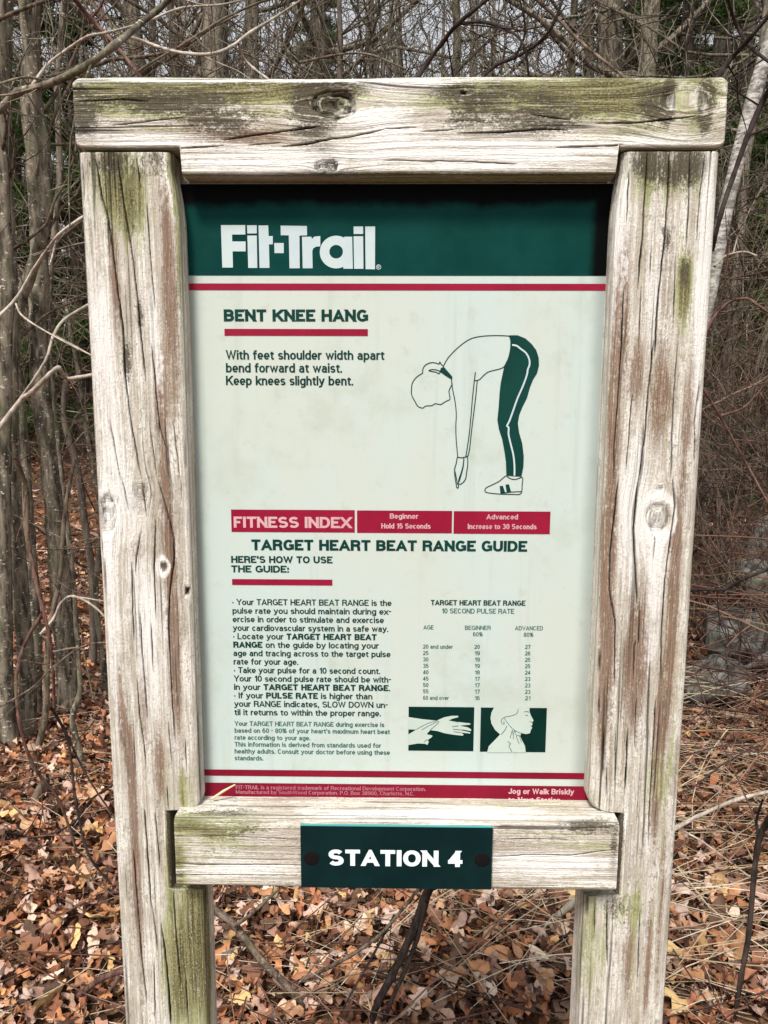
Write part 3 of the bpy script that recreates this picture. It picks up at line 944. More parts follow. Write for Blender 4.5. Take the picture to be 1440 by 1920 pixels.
def glyph(ch, tx, ty, xh=.73):
    w0, strokes = G[ch]
    w = w0 + tx if w0 < .12 else w0 + tx * .45
    low = ch in LOWER
    H = xh if low else 1.0
    asc, desc = 1.0, -.27
    def X(x): return tx / 2 + x * (w - tx)
    def Y(y):
        y0, y1 = ty / 2, H - ty / 2
        if y > 1: return y1 + (y - 1) * (asc - ty / 2 - y1)
        if y < 0: return y0 + (-y) * (desc + ty / 2 - y0)
        return y0 + y * (y1 - y0)
    polys = []
    for st in strokes:
        P = []
        closed = False
        for e in st:
            if e[0] == 'a':
                _, cx, cy, rx, ry, a0, a1 = e
                n = max(4, int(abs(a1 - a0) / 20))
                closed = abs(a1 - a0) == 360
                for k in range(n + (0 if closed else 1)):
                    a = math.radians(a0 + (a1 - a0) * k / n)
                    ca, sa = math.cos(a), math.sin(a)
                    ex = .93
                    q = (X(cx + rx * math.copysign(abs(ca) ** ex, ca)), Y(cy + ry * math.copysign(abs(sa) ** ex, sa)))
                    if not P or abs(q[0] - P[-1][0]) + abs(q[1] - P[-1][1]) > .01: P.append(q)
            else:
                q = (X(e[0]), Y(e[1]))
                if not P or abs(q[0] - P[-1][0]) + abs(q[1] - P[-1][1]) > 1e-6: P.append(q)
        lo = desc if any((e[0] != 'a' and e[1] < 0) or (e[0] == 'a' and e[2] - e[4] < -.01) for e in st) else 0
        hi = asc if (not low or any((e[0] != 'a' and e[1] > 1) or (e[0] == 'a' and e[2] + e[4] > 1.01) for e in st)) else H
        if not closed:
            for end, nxt, e in ((0, 1, st[0]), (-1, -2, st[-1])):
                if e[0] == 'a' or len(P) < 2: continue
                d = Vector((P[end][0] - P[nxt][0], P[end][1] - P[nxt][1]))
                if d.length < 1e-9: d = Vector((0, 1))
                d.normalize()
                ext = 0
                if abs(d.y) > .25 and e[1] in (0, 1, 2, -1): ext = tx * 1.1
                elif e[0] in (0, 1) and abs(d.y) <= .25: ext = tx / 2
                elif ch in ".:'*,": ext = ty / 2
                P[end] = (P[end][0] + d.x * ext, P[end][1] + d.y * ext)
        if ch == '.': P = [(w / 2, 0), (w / 2, ty * 1.1)]; lo, hi = 0, 1
        if ch == '*': P = [(w / 2, .28), (w / 2, .48)]; lo, hi = 0, 1
        for q in ribbon(P, tx, ty, closed):
            q = clip_poly(q, lo, hi)
            if q: polys.append((q, len(polys) and 0, id(st)))
    return w, [(q, s) for q, _, s in polys]


def text_geo(s, weight, ybold=None, gap=.10, space=.40):
    """returns polygons [(points, layer)] and total width; '~' toggles bold"""
    x, out, bold = 0.0, [], False
    for ch in s:
        if ch == '~': bold = not bold; continue
        wt = (ybold or weight) if bold else weight
        if ch == ' ': x += space + wt[0] * .2; continue
        w, ps = glyph(ch, wt[0], wt[1] * .84)
        ids = {}
        for q, sid in ps:
            lay = ids.setdefault(sid, len(ids))
            out.append(([(a + x, b_) for a, b_ in q], lay))
        x += w + gap * (1 - .25 * (wt[1] > .17))
    return out, x - gap


def text(name, s, x0, x1, yb, cap, weight, Y, mat, parent, bold=None, gap=.10, yb1=None):
    a, b_ = at(x0, yb, Y), at(x1, yb, Y)
    sy = (at(x0, yb - cap, Y).z - a.z)
    k = 1.0
    for _ in range(3):                  # keep the stems at their weight however far the line is condensed
        polys, W = text_geo(s, (weight * k, weight), (bold * k, bold) if bold else None, gap)
        sx = (b_.x - a.x) / W
        k = min(1.6, sy / sx)
    V, F = [], []
    for q, lay in polys:
        base = len(V)
        V += [(a.x + px * sx, Y - lay * .00004, a.z + py * sy) for px, py in q]
        F.append(tuple(range(base, base + len(q))))
    me = mesh(name, V, F)
    o = obj(name, me, mat, parent)
    return o


T = lambda n, s, x0, x1, yb, cap, w, **k: text(n, s, x0, x1, yb, cap, w, k.pop('Y', PR), k.pop('mat', GREEN), PANEL_O, **k)
T('heading_lettering', 'BENT KNEE HANG', 419.8, 689.7, 602.5, 22.6, .27)
for s, x1, yb in (('With feet shoulder width apart', 720.3, 674), ('bend forward at waist.', 641, 698.2), ('Keep knees slightly bent.', 662, 722)):
    T('instruction_lettering', s, 423.8, x1, yb, 17.6, .19)
T('index_lettering', 'FITNESS INDEX', 438.4, 658.4, 989.3, 20.8, .25, Y=PR2, mat=PINK)
for s, x0, x1, yb in (('Beginner', 731, 784, 972.5), ('Hold 15 Seconds', 715, 807.3, 991), ('Advanced', 912, 971, 973.8), ('Increase to 30 Seconds', 877, 1006, 991.8)):
    T('index_lettering', s, x0, x1, yb, 9.8, .215, Y=PR2, mat=PINK)
T('heading_lettering', 'TARGET HEART BEAT RANGE GUIDE', 471.5, 987.8, 1031.5, 20.2, .27)
T('heading_lettering', "HERE'S HOW TO USE", 433.6, 623.2, 1055.2, 13, .25)
T('heading_lettering', 'THE GUIDE:', 433.6, 541.5, 1073, 13, .25)
body = [('* Your TARGET HEART BEAT RANGE is the', 435.5, 733.8, 1134.2), ('pulse rate you should maintain during ex-', 436, 733, 1150.4),
        ('ercise in order to stimulate and exercise', 436.3, 719.5, 1166.4), ('your cardiovascular system in a safe way.', 437, 727.7, 1182.6),
        ('* Locate your ~TARGET HEART BEAT~', 437, 706, 1198.4), ('~RANGE~ on the guide by locating your', 437.5, 710, 1214.2),
        ('age and tracing across to the target pulse', 437.6, 732, 1230), ('rate for your age.', 438, 558.8, 1245.8),
        ('* Take your pulse for a 10 second count.', 438.5, 712.6, 1261.8), ('Your 10 second pulse rate should be with-', 438.7, 732.8, 1277.6),
        ('in your ~TARGET HEART BEAT RANGE~.', 438.9, 731.3, 1293.4), ('* If your ~PULSE RATE~ is higher than', 439, 698, 1309.2),
        ('your RANGE indicates, SLOW DOWN un-', 439.3, 726.7, 1325), ('til it returns to within the proper range.', 439.7, 713.8, 1340.8)]
for s, x0, x1, yb in body: T('guide_lettering', s, x0, x1, yb, 11.3, .19, bold=.27)
small = [('Your TARGET HEART BEAT RANGE during exercise is', 720.4, 1360.8), ("based on 60 - 80% of your heart's maximum heart beat", 730.9, 1373.7),
         ('rate according to your age.', 581.5, 1386.8), ('This information is derived from standards used for', 714.3, 1399.7),
         ('healthy adults. Consult your doctor before using these', 730.9, 1412.6), ('standards.', 493.4, 1425.4)]
for s, x1, yb in small: T('note_lettering', s, 439.9, x1, yb, 8.7, .19, mat=FADED)
T('footer_lettering', 'FIT-TRAIL is a registered trademark of Recreational Development Corporation.', 442.3, 798.3, 1479.6, 7.4, .17, Y=PR2, mat=FOOT)
T('footer_lettering', 'Manufactured by SouthWood Corporation. P.O. Box 38900, Charlotte, N.C.', 442.3, 777, 1488.2, 7.0, .17, Y=PR2, mat=FOOT)
T('footer_lettering', 'Jog or Walk Briskly', 952.9, 1076, 1488.6, 10.4, .22, Y=PR2, mat=PINK)
T('footer_lettering', 'to Next Station', 953, 1050.6, 1504.5, 10.4, .22, Y=PR2, mat=PINK)
T('table_lettering', 'TARGET HEART BEAT RANGE', 807.8, 985, 1134.6, 9.8, .23)
T('table_lettering', '10 SECOND PULSE RATE', 828.2, 964, 1149.8, 9.2, .175, mat=FADED)
for s, x0, x1, yb in (('AGE', 794, 812.9, 1180), ('BEGINNER', 871.6, 920, 1180.7), ('ADVANCED', 965.6, 1018, 1181.5), ('60%', 886.7, 905, 1193), ('80%', 982, 1000, 1193.8)):
    T('table_lettering', s, x0, x1, yb, 7.8, .16, mat=FADED)
rows = [('20 and under', '20', '27'), ('25', '19', '26'), ('30', '19', '25'), ('35', '19', '25'), ('40', '18', '24'), ('45', '17', '23'),
        ('50', '17', '23'), ('55', '17', '23'), ('60 and over', '16', '21')]
for i, (a, b_, c) in enumerate(rows):
    yb = 1216 + i * 12.0
    T('table_lettering', a, 793.2, 849 if i == 0 else (841.5 if i == 8 else 803.3), yb, 7.6, .165, mat=FADED)
    T('table_lettering', b_, 889.8, 899.6, yb + .4, 7.6, .165, mat=FADED)
    T('table_lettering', c, 984.5, 994.3, yb + .8, 7.6, .165, mat=FADED)

# logo, drawn as solid shapes
K1 = lambda x, y: (330 + x / 3.064, 330 + y / 3.064)
logo = [
    [(258, 282), (398, 282), (398, 336), (322, 336), (323, 376), (400, 376), (400, 433), (325, 433), (327, 526), (266, 526)],
    [(408, 283), (464, 283), (464, 330), (410, 330)], [(410, 342), (464, 342), (467, 528), (415, 528)],
    [(474, 284), (530, 284), (532, 345), (556, 345), (556, 392), (534, 393), (537, 528), (480, 528)],
    [(564, 385), (619, 385), (619, 443), (566, 443)],
    [(601, 285), (752, 287), (753, 341), (709, 342), (711, 530), (652, 530), (648, 341), (602, 340)],
    [(724, 349), (778, 349), (780, 362), (796, 348), (829, 345), (829, 404), (804, 406), (788, 416), (783, 432), (785, 530), (728, 530)],
    [(1020, 290), (1075, 290), (1075, 333), (1021, 333)], [(1020, 346), (1075, 346), (1077, 533), (1023, 533)],
    [(1087, 290), (1144, 290), (1143, 536), (1089, 535)],
    [(1004, 349), (1012, 349), (1016, 533), (962, 533), (960, 512), (985, 495), (1000, 470), (1004, 437), (1000, 405), (985, 378), (966, 362), (966, 349)]]
for k_, lg in enumerate(([0], [1, 2], [3], [4], [5], [6], [7, 8], [9], [10])):
    flat_poly('logo_letter', [logo[q_] for q_ in lg], PR2, WHITE, PANEL_O, K1)
ringo = [(920 + 94 * math.cos(a), 437 + 94 * math.sin(a)) for a in np.linspace(0, 2 * math.pi, 41)]
ringi = [(920 + 39 * math.cos(a), 435 + 39 * math.sin(a)) for a in np.linspace(0, 2 * math.pi, 41)]
flat_poly('logo_letter', [[ringo[i], ringo[i + 1], ringi[i + 1], ringi[i]] for i in range(40)], PR2 - .00005, WHITE, PANEL_O, K1)


def lines(name, strokes, wpx, Y, mat, parent, conv, px=3.4286):
    V, F = [], []
    for st in strokes:
        # smooth the traced points a little
        P = [Vector(q) for q in st]
        if len(P) > 2:
            Q = []
            for i in range(len(P) - 1):
                p0, p1, p2, p3 = P[max(i - 1, 0)], P[i], P[i + 1], P[min(i + 2, len(P) - 1)]
                for k in range(4):
                    t = k / 4
                    Q.append(.5 * ((2 * p1) + (p2 - p0) * t + (2 * p0 - 5 * p1 + 4 * p2 - p3) * t * t + (3 * p1 - p0 - 3 * p2 + p3) * t ** 3))
            Q.append(P[-1]); P = Q
        for q in ribbon([tuple(p) for p in P], wpx, wpx):
            base = len(V)
            V += [at(*conv(*z), Y) for z in q]
            F.append((base, base + 3, base + 2, base + 1))
        Y -= .00002
    me = mesh(name, V, F)
    return obj(name, me, mat, parent)


lines('registered_mark', [[(1164 + 13 * math.cos(a), 523 + 13 * math.sin(a)) for a in np.linspace(0, 6.28, 13)],
                          [(1159, 530), (1159, 516), (1167, 517), (1167, 523), (1160, 524), (1169, 530)]], 3, PR2, WHITE, PANEL_O, K1)
K2 = lambda x, y: (740 + x / 3.4286, 560 + y / 3.4286)
fig = PANEL_O
flat_poly('trousers_drawing', [[(738, 235), (790, 235), (840, 255), (880, 290), (910, 330), (926, 380), (928, 430), (915, 480), (890, 520), (870, 570), (850, 640), (820, 700), (800, 750), (792, 800), (800, 860), (820, 930), (830, 1010), (828, 1080), (815, 1145), (770, 1142), (718, 1138), (715, 1050), (705, 980), (690, 900), (670, 840), (660, 780), (668, 700), (675, 600), (682, 540), (695, 480), (705, 430), (728, 385), (745, 320), (746, 270)]], PR, GREEN, fig, K2)
flat_poly('collar_drawing', [[(300, 445), (315, 437), (370, 500), (370, 522), (340, 505), (290, 470)]], PR, GREEN, fig, K2)
flat_poly('shoe_drawing', [[(675, 1205), (695, 1202), (712, 1250), (680, 1254)], [(712, 1195), (735, 1193), (748, 1240), (720, 1244)]], PR, GREEN, fig, K2)
lines('trouser_stripe_drawing', [[(755, 297), (785, 303), (810, 322), (845, 350), (865, 390), (867, 425), (856, 455), (850, 490), (825, 560), (790, 640), (765, 710), (740, 780), (728, 805), (722, 818), (733, 830), (732, 870), (745, 930), (762, 1000), (770, 1070), (770, 1138)]], 11, PR2, WHITE, fig, K2)
lines('figure_drawing', [
    [(315, 430), (340, 385), (380, 340), (430, 295), (480, 262), (530, 246), (600, 238), (680, 237), (738, 240)],
    [(738, 242), (746, 270), (745, 320), (735, 370), (720, 410), (705, 435), (680, 450), (640, 460), (600, 472), (570, 495), (545, 520), (515, 527)],
    [(365, 520), (372, 580), (388, 660), (396, 740), (393, 820), (395, 900), (402, 980), (405, 1018)],
    [(519, 472), (512, 527), (500, 640), (490, 760), (478, 880), (460, 1000), (455, 1015)],
    [(531, 527), (520, 640), (505, 760), (493, 860), (482, 960), (472, 1010)],
    [(402, 1018), (430, 1022), (460, 1016), (472, 1008)],
    [(402, 1020), (395, 1060), (385, 1100), (388, 1150), (395, 1190), (400, 1215), (410, 1212), (410, 1195), (412, 1165), (430, 1110), (440, 1070), (445, 1025)],
    [(468, 1012), (470, 1060), (462, 1120), (455, 1160), (435, 1185), (415, 1195)], [(445, 1030), (440, 1080), (425, 1140), (412, 1180)], [(388, 1110), (396, 1150), (404, 1195)],
    ], 6, PR, GREEN, fig, K2)
lines('head_outline_drawing', [
    [(372, 545), (350, 590), (352, 615), (355, 645), (340, 655), (320, 665), (295, 680), (260, 675), (240, 687), (200, 690), (180, 703), (150, 692), (130, 660), (110, 620), (108, 580), (115, 540), (140, 505), (180, 478)],
    [(180, 478), (182, 450), (200, 425), (230, 412), (260, 412), (285, 420), (290, 407), (300, 422), (315, 435)],
    [(218, 462), (240, 455), (270, 458), (292, 465), (300, 445)], [(218, 462), (240, 468), (265, 472), (285, 482), (292, 470)],
    ], 6, PR, GREEN, fig, K2)
lines('shoe_drawing', [
    [(718, 1138), (700, 1150), (670, 1175), (620, 1200), (590, 1215), (580, 1235), (600, 1248), (680, 1256), (760, 1258), (812, 1253), (820, 1190), (824, 1160), (815, 1145)],
    [(720, 1138), (740, 1155), (775, 1162), (815, 1148)], [(700, 1250), (750, 1243), (815, 1240)]], 6, PR, GREEN, fig, K2)
K3 = lambda x, y: (740 + x / 3.4286, 1240 + y / 3.4286)
rect('pulse_picture', 766.2, 1325, 887.5, 1408.5, PR, DEEP, PANEL_O)
rect('pulse_picture', 901.7, 1326.5, 1022.5, 1410.5, PR, DEEP, PANEL_O)
PW = make_print('pale_picture_print', (.47, .55, .49), (.44, .51, .45))
flat_poly('hand_drawing', [
    [(88, 358), (180, 372), (270, 381), (320, 359), (370, 350), (408, 350), (409, 359), (375, 368), (350, 378), (400, 388), (450, 395), (485, 398), (487, 407), (440, 411), (420, 415), (470, 424), (492, 438), (490, 448), (430, 438), (425, 443), (485, 456), (486, 464), (425, 458), (443, 470), (438, 478), (380, 472), (320, 462), (275, 448), (210, 440), (88, 438)]], PR2, PW, PANEL_O, K3)
flat_poly('hand_drawing', [
    [(88, 470), (140, 438), (200, 405), (262, 384), (280, 390), (282, 400), (240, 432), (208, 468), (240, 472), (243, 485), (215, 505), (222, 515), (212, 538), (195, 530), (150, 528), (88, 538)]], PR2 - .0001, PW, PANEL_O, K3)
lines('hand_drawing', [[(140, 438), (200, 405), (262, 384), (282, 393), (240, 432), (208, 468)], [(175, 440), (225, 412), (270, 390)], [(208, 468), (240, 474), (243, 485), (215, 505)], [(190, 520), (205, 505), (220, 515), (212, 538)], [(350, 378), (410, 390)], [(412, 414), (370, 420)], [(425, 440), (375, 436)], [(425, 457), (380, 452)]], 2.6, PR3, GREEN, PANEL_O, K3)
flat_poly('head_drawing', [
    [(640, 294), (868, 296), (866, 318), (874, 345), (893, 380), (884, 395), (886, 405), (880, 415), (884, 428), (876, 440), (870, 462), (845, 468), (815, 462), (806, 480), (820, 510), (838, 545), (843, 586), (594, 586), (605, 545), (640, 510), (678, 470), (645, 440), (622, 400), (616, 365), (622, 330)]], PR2, PW, PANEL_O, K3)
lines('head_drawing', [[(795, 305), (785, 335), (750, 350), (705, 360), (685, 380), (690, 400), (705, 402), (700, 385)], [(705, 365), (725, 395), (760, 435), (800, 458), (840, 468)],
                       [(742, 495), (750, 465), (757, 445), (765, 500)], [(765, 470), (772, 445), (785, 490), (800, 530)], [(785, 480), (800, 475), (815, 520)], [(727, 515), (745, 530), (735, 545), (755, 582)],
                       [(685, 470), (710, 440), (720, 415)], [(832, 325), (850, 322), (865, 328)], [(840, 345), (858, 348)], [(868, 385), (886, 392)], [(872, 415), (882, 416)]], 2.6, PR3, GREEN, PANEL_O, K3)

# ---- station plate with its two bolts
PY = BAR_D - .0042
pa, pb = at(563, 1549, PY), at(921, 1668, PY)
plate = slab('station_plate', pa.x, pb.x, pb.z, pa.z, PY, BAR_D - .0012, PLATE, SIGN)
under_sign(plate)
edge = slab('plate_highlight_strip', pa.x, pb.x, pa.z + .0002, pa.z + .0011, PY + .0002, BAR_D - .0012, PLATE_HIGHLIGHT, plate)  # teal strip painting the highlight along the plate's lit top edge
text('station_lettering', 'STATION 4', 615.6, 866, 1622.8, 30.2, .275, PY - .0004, LETTER, plate, gap=.12)


def dome(name, cx, cz, y, r, h, mat, parent):
    V = [(cx, y - h, cz)]; F = []
    for i in range(1, 6):
        a = i / 5 * math.pi / 2
        for k in range(20):
            b_ = k / 20 * 2 * math.pi
            V.append((cx + r * math.sin(a) * math.cos(b_), y - h * math.cos(a), cz + r * math.sin(a) * math.sin(b_)))
    for k in range(20): F.append((0, 1 + k, 1 + (k + 1) % 20))
    for i in range(4):
        for k in range(20):
            a, b_ = 1 + i * 20 + k, 1 + i * 20 + (k + 1) % 20
            F.append((a, a + 20, b_ + 20, b_))
    return obj(name, mesh(name, V, F, True), mat, parent)


for px, py in ((584, 1609), (904, 1612)):
    p = at(px, py, PY)
    dome('bolt', p.x, p.z, PY - .0001, .0080, .0007, BOLT, plate)


# ------------------------------------------------------------------ tubes, twigs and trees
def tube_arrays(P, R, sides=6):
    """P (n,3) points, R (n,) radii -> vertices and quads"""
    P = np.asarray(P, float); R = np.asarray(R, float)
    n = len(P)
    d = np.gradient(P, axis=0)
    d /= np.linalg.norm(d, axis=1)[:, None] + 1e-9
    up = np.where(np.abs(d[:, 2:3]) > .9, np.array([[1., 0, 0]]), np.array([[0, 0, 1.]]))
    a = np.cross(d, up); a /= np.linalg.norm(a, axis=1)[:, None] + 1e-9
    for i in range(1, n):
        if np.dot(a[i], a[i - 1]) < 0: a[i] = -a[i]
    b = np.cross(d, a)
    th = np.arange(sides) / sides * 2 * math.pi
    V = P[:, None, :] + R[:, None, None] * (np.cos(th)[None, :, None] * a[:, None, :] + np.sin(th)[None, :, None] * b[:, None, :])
    i = (np.arange(n - 1)[:, None] * sides + np.arange(sides)[None, :]).ravel()
    i2 = (np.arange(n - 1)[:, None] * sides + ((np.arange(sides) + 1) % sides)[None, :]).ravel()
    return V.reshape(-1, 3), np.stack([i, i2, i2 + sides, i + sides], -1)


class Acc:
    def __init__(s): s.V, s.F, s.n, s.C = [], [], 0, []
    def add(s, V, F, col=None):
        s.V.append(V); s.F.append(F + s.n); s.n += len(V)
        if col is not None: s.C.append(np.repeat(np.array([col]), len(V), 0))
    def build(s, name, mat, parent=None, smooth=True):
        me = mesh(name, np.vstack(s.V), np.vstack(s.F), smooth)
        if s.C:
            at_ = me.color_attributes.new('tint', 'FLOAT_COLOR', 'POINT')
            c = np.vstack(s.C); c = np.hstack([c, np.ones((len(c), 1))])
            at_.data.foreach_set('color', c.astype(np.float32).ravel())
        return obj(name, me, mat, parent)


def spline(P, k=5):
    P = np.asarray(P, float)
    if len(P) < 3: return np.array([P[0] + (P[-1] - P[0]) * t for t in np.linspace(0, 1, k + 1)])
    out = []
    for i in range(len(P) - 1):
        p0, p1, p2, p3 = P[max(i - 1, 0)], P[i], P[i + 1], P[min(i + 2, len(P) - 1)]
        for j in range(k):
            t = j / k
            out.append(.5 * (2 * p1 + (p2 - p0) * t + (2 * p0 - 5 * p1 + 4 * p2 - p3) * t * t + (3 * p1 - p0 - 3 * p2 + p3) * t ** 3))
    out.append(P[-1])
    return np.array(out)


def grow(acc, p, d, length, r, depth, rng, wig=.18, up=.05, kids=3, sides=5, spread=.8, minr=.0007):
    """a branch that wanders, tapers and forks"""
    n = max(4, min(9, int(length / .12) + 3))
    P = [np.array(p, float)]
    d = np.array(d, float); d /= np.linalg.norm(d)
    for i in range(n):
        d = d + rng.normal(0, wig, 3); d[2] += up; d /= np.linalg.norm(d)
        P.append(P[-1] + d * length / n)
    P = np.array(P)
    R = np.maximum(r * np.linspace(1, .45 if depth else .25, n + 1), minr)
    V, F = tube_arrays(P, R, sides if depth else 3)
    acc.add(V, F)
    if depth > 0:
        for k in range(kids):
            j = rng.integers(max(1, n // 3), n + 1)
            dd = P[min(j, n)] - P[j - 1]; dd /= np.linalg.norm(dd)
            nd_ = dd + rng.normal(0, spread, 3); nd_ /= np.linalg.norm(nd_)
            grow(acc, P[j], nd_, length * rng.uniform(.4, .75), R[j] * rng.uniform(.45, .75), depth - 1, rng, wig, up, kids, max(3, sides - 1), spread, minr)


def make_bare_tree(name, H, r, seed, mat, crown=True, first=.35, nb=16, lean=.03):
    """thing > trunk, crown"""
    rng = np.random.default_rng(seed)
    root = empty(name)
    n = 26
    z = np.linspace(-.3, H, n)
    x = np.cumsum(rng.normal(0, 1, n)) * lean * H / n * 1.2; y = np.cumsum(rng.normal(0, 1, n)) * lean * H / n * 1.2
    P = np.stack([x - x[0], y - y[0], z], -1)
    P = spline(P, 2)
    zz = P[:, 2]
    R = r * (1 - .75 * np.clip(zz / H, 0, 1)) * (1 + .5 * np.exp(-np.clip(zz, 0, 9) / (r * 2.5)))
    acc = Acc(); V, F = tube_arrays(P, R, 10)
    a = np.arctan2(V[:, 1], V[:, 0])
    V[:, :2] += (vnoise(V[:, 2] * 9, a * 2, seed)[:, None] - .5) * r * .25
    acc.add(V, F); acc.build('trunk', mat, root)
    if crown:
        acc = Acc()
        for k in range(nb):
            h = H * rng.uniform(first, .97)
            i = int(np.argmin(np.abs(zz - h)))
            an = rng.uniform(0, 2 * math.pi)
            L = H * .30 * (1.15 - h / H) + .35
            grow(acc, P[i], (math.cos(an), math.sin(an), rng.uniform(.2, .9)), L, R[i] * .42, 3, rng, kids=3, sides=5, minr=.003)
        acc.build('crown', mat, root)
    return root


def make_shrub(name, seed, mat, stems=14, H=2.2, r=.007, spread=.45, depth=3, wig=.16, minr=.0013, kids=3):
    rng = np.random.default_rng(seed)
    root = empty(name)
    for g in range(2):                       # half the stems, then the other half, two colours of bark
        acc = Acc()
        for k in range(stems // 2):
            an = rng.uniform(0, 2 * math.pi)
            sp = rng.uniform(.05, spread)
            base = (math.cos(an) * rng.uniform(0, .18), math.sin(an) * rng.uniform(0, .18), -.08)
            grow(acc, base, (math.cos(an) * sp * 1.4, math.sin(an) * sp * 1.4, 1), H * rng.uniform(.5, 1), r * rng.uniform(.5, 1.2), depth, rng, wig=wig, up=.02, kids=kids, sides=5, spread=.7, minr=minr)
        acc.build('stems', mat[g], root)
    return root


def place(root, x, y, rz=0, s=1.0, sink=0.0):
    root.location = (x, y, float(gz(x, y)) - sink)
    root.rotation_euler = (random.uniform(-.04, .04), random.uniform(-.04, .04), rz)
    root.scale = (s, s, s)
    return root


def px_x(px, Y): return (px - 700) / FPX * Y


# ---- the clump of slender trees on the left, each traced
def traced_tree(pts, Y, wpx, label, mat=BARK, twigs=6, seed=0, dy=0.0, group=None, to_ground=True, wtop=.75):
    """pts from the base up, in photograph positions"""
    P = np.array([at(x, y, Y + dy * i / max(1, len(pts) - 1)) for i, (x, y) in enumerate(pts)])
    if to_ground:
        g = float(gz(P[0, 0], P[0, 1]))
        first = P[0].copy(); first[2] = g - .12
        if P[0, 2] > g: P = np.vstack([first[None], P])
    Q = spline(P, 7)
    r = wpx / FPX * Y / 2
    R = r * np.linspace(1.05, wtop, len(Q)) * (1 + .18 * np.exp(-np.clip(Q[:, 2] - float(gz(P[0, 0], P[0, 1])), 0, 9) / .12))
    base = Vector((Q[0, 0], Q[0, 1], float(gz(Q[0, 0], Q[0, 1]))))
    root = empty('slender_tree', base)
    V, F = tube_arrays(Q - np.array(base), R, 14)
    a = np.arctan2(V[:, 1], V[:, 0] - 0)
    V += (fbm(V[:, 2:3] * 14 + seed, V[:, 0:1] * 40, seed + 1, 3) - .5) * r * .35
    acc = Acc(); acc.add(V, F); acc.build('trunk', mat, root)
    rng = np.random.default_rng(seed + 70)
    acc = Acc()
    for k in range(twigs):
        i = rng.integers(len(Q) // 4, len(Q))
        grow(acc, Q[i] - np.array(base), (rng.normal(), rng.normal() * .6, .5), rng.uniform(.35, .9), r * .22, 2, rng, sides=4, minr=.0011)
    if twigs: acc.build('branches', TWIG_BROWN, root)['kind'] = 'stuff'
    tag(root, label, 'tree', group)
    return root


GT = 'slender trees clumped left of the sign'
traced_tree([(18, 1450), (8, 1250), (4, 1000), (6, 700), (12, 520), (5, 400), (-2, 200), (0, -60)], 2.75, 34, 'slender grey tree cut by the left edge of the photo, spotted with lichen', seed=1, group=GT)
traced_tree([(45, 1440), (52, 1300), (38, 1100), (24, 900), (19, 700), (20, 560), (12, 400), (8, 200), (14, -60)], 2.85, 31, 'slender grey tree with lichen spots, second from the left edge', seed=2, group=GT)
traced_tree([(58, 1440), (66, 1250), (56, 1050), (46, 900), (34, 760), (24, 660), (30, 585), (58, 510), (82, 420), (86, 320), (70, 200), (52, 60), (40, -60)], 3.0, 27, 'grey tree whose trunk swings right in a bow near the upper post', seed=12, group=GT)
traced_tree([(132, 1400), (124, 1250), (112, 1080), (95, 900), (80, 760), (72, 620), (74, 480), (66, 300), (56, 140), (70, -60)], 3.1, 38, 'thickest grey trunk in the middle of the left clump, leaning left', seed=3, group=GT)
traced_tree([(118, 1420), (142, 1250), (136, 1100), (122, 960), (108, 840), (98, 740), (90, 620), (96, 500), (112, 330), (108, 160), (126, -60)], 3.4, 13, 'narrow grey brown tree in the left clump nearest the post', seed=4, group=GT)
traced_tree([(168, 1360), (176, 1180), (170, 1060), (156, 960), (145, 880), (120, 780), (128, 700)], 3.6, 15, 'thin dark trunk crossing behind the left post, leaning right', BARK_DARK, seed=5, group=GT)
traced_tree([(60, 1440), (85, 1340), (90, 1200), (112, 1080), (122, 960), (140, 860)], 2.7, 13, 'thin crooked sapling with pale bark between the left trunks', TWIG_BROWN, seed=6, twigs=4, group=GT, wtop=.5)
traced_tree([(205, 1330), (180, 1120), (190, 980), (165, 830), (150, 720), (122, 560)], 3.3, 11, 'sapling with smooth olive bark leaning left behind the post', seed=7, twigs=4, group=GT, wtop=.6)
traced_tree([(118, 1530), (128, 1470), (150, 1420), (136, 1350), (150, 1290), (145, 1200)], 2.6, 14, 'short broken stump stem standing in the leaves left of the post', seed=8, twigs=0, group=GT, wtop=.6)
traced_tree([(60, 1525), (75, 1480), (92, 1455)], 2.35, 17, 'stub of a cut pale sapling in the leaf litter at lower left', TWIG_BROWN, seed=9, twigs=0, wtop=.8)

# ---- the pale leaning birch on the right
traced_tree([(1180, 1060), (1225, 900), (1275, 740), (1318, 600), (1340, 500), (1362, 390), (1395, 250), (1428, 130), (1462, 20), (1480, -60)], 2.9, 27, 'pale leaning birch trunk with dark marks at the right edge', BIRCH, twigs=5, seed=21, wtop=.85)['category'] = 'tree'

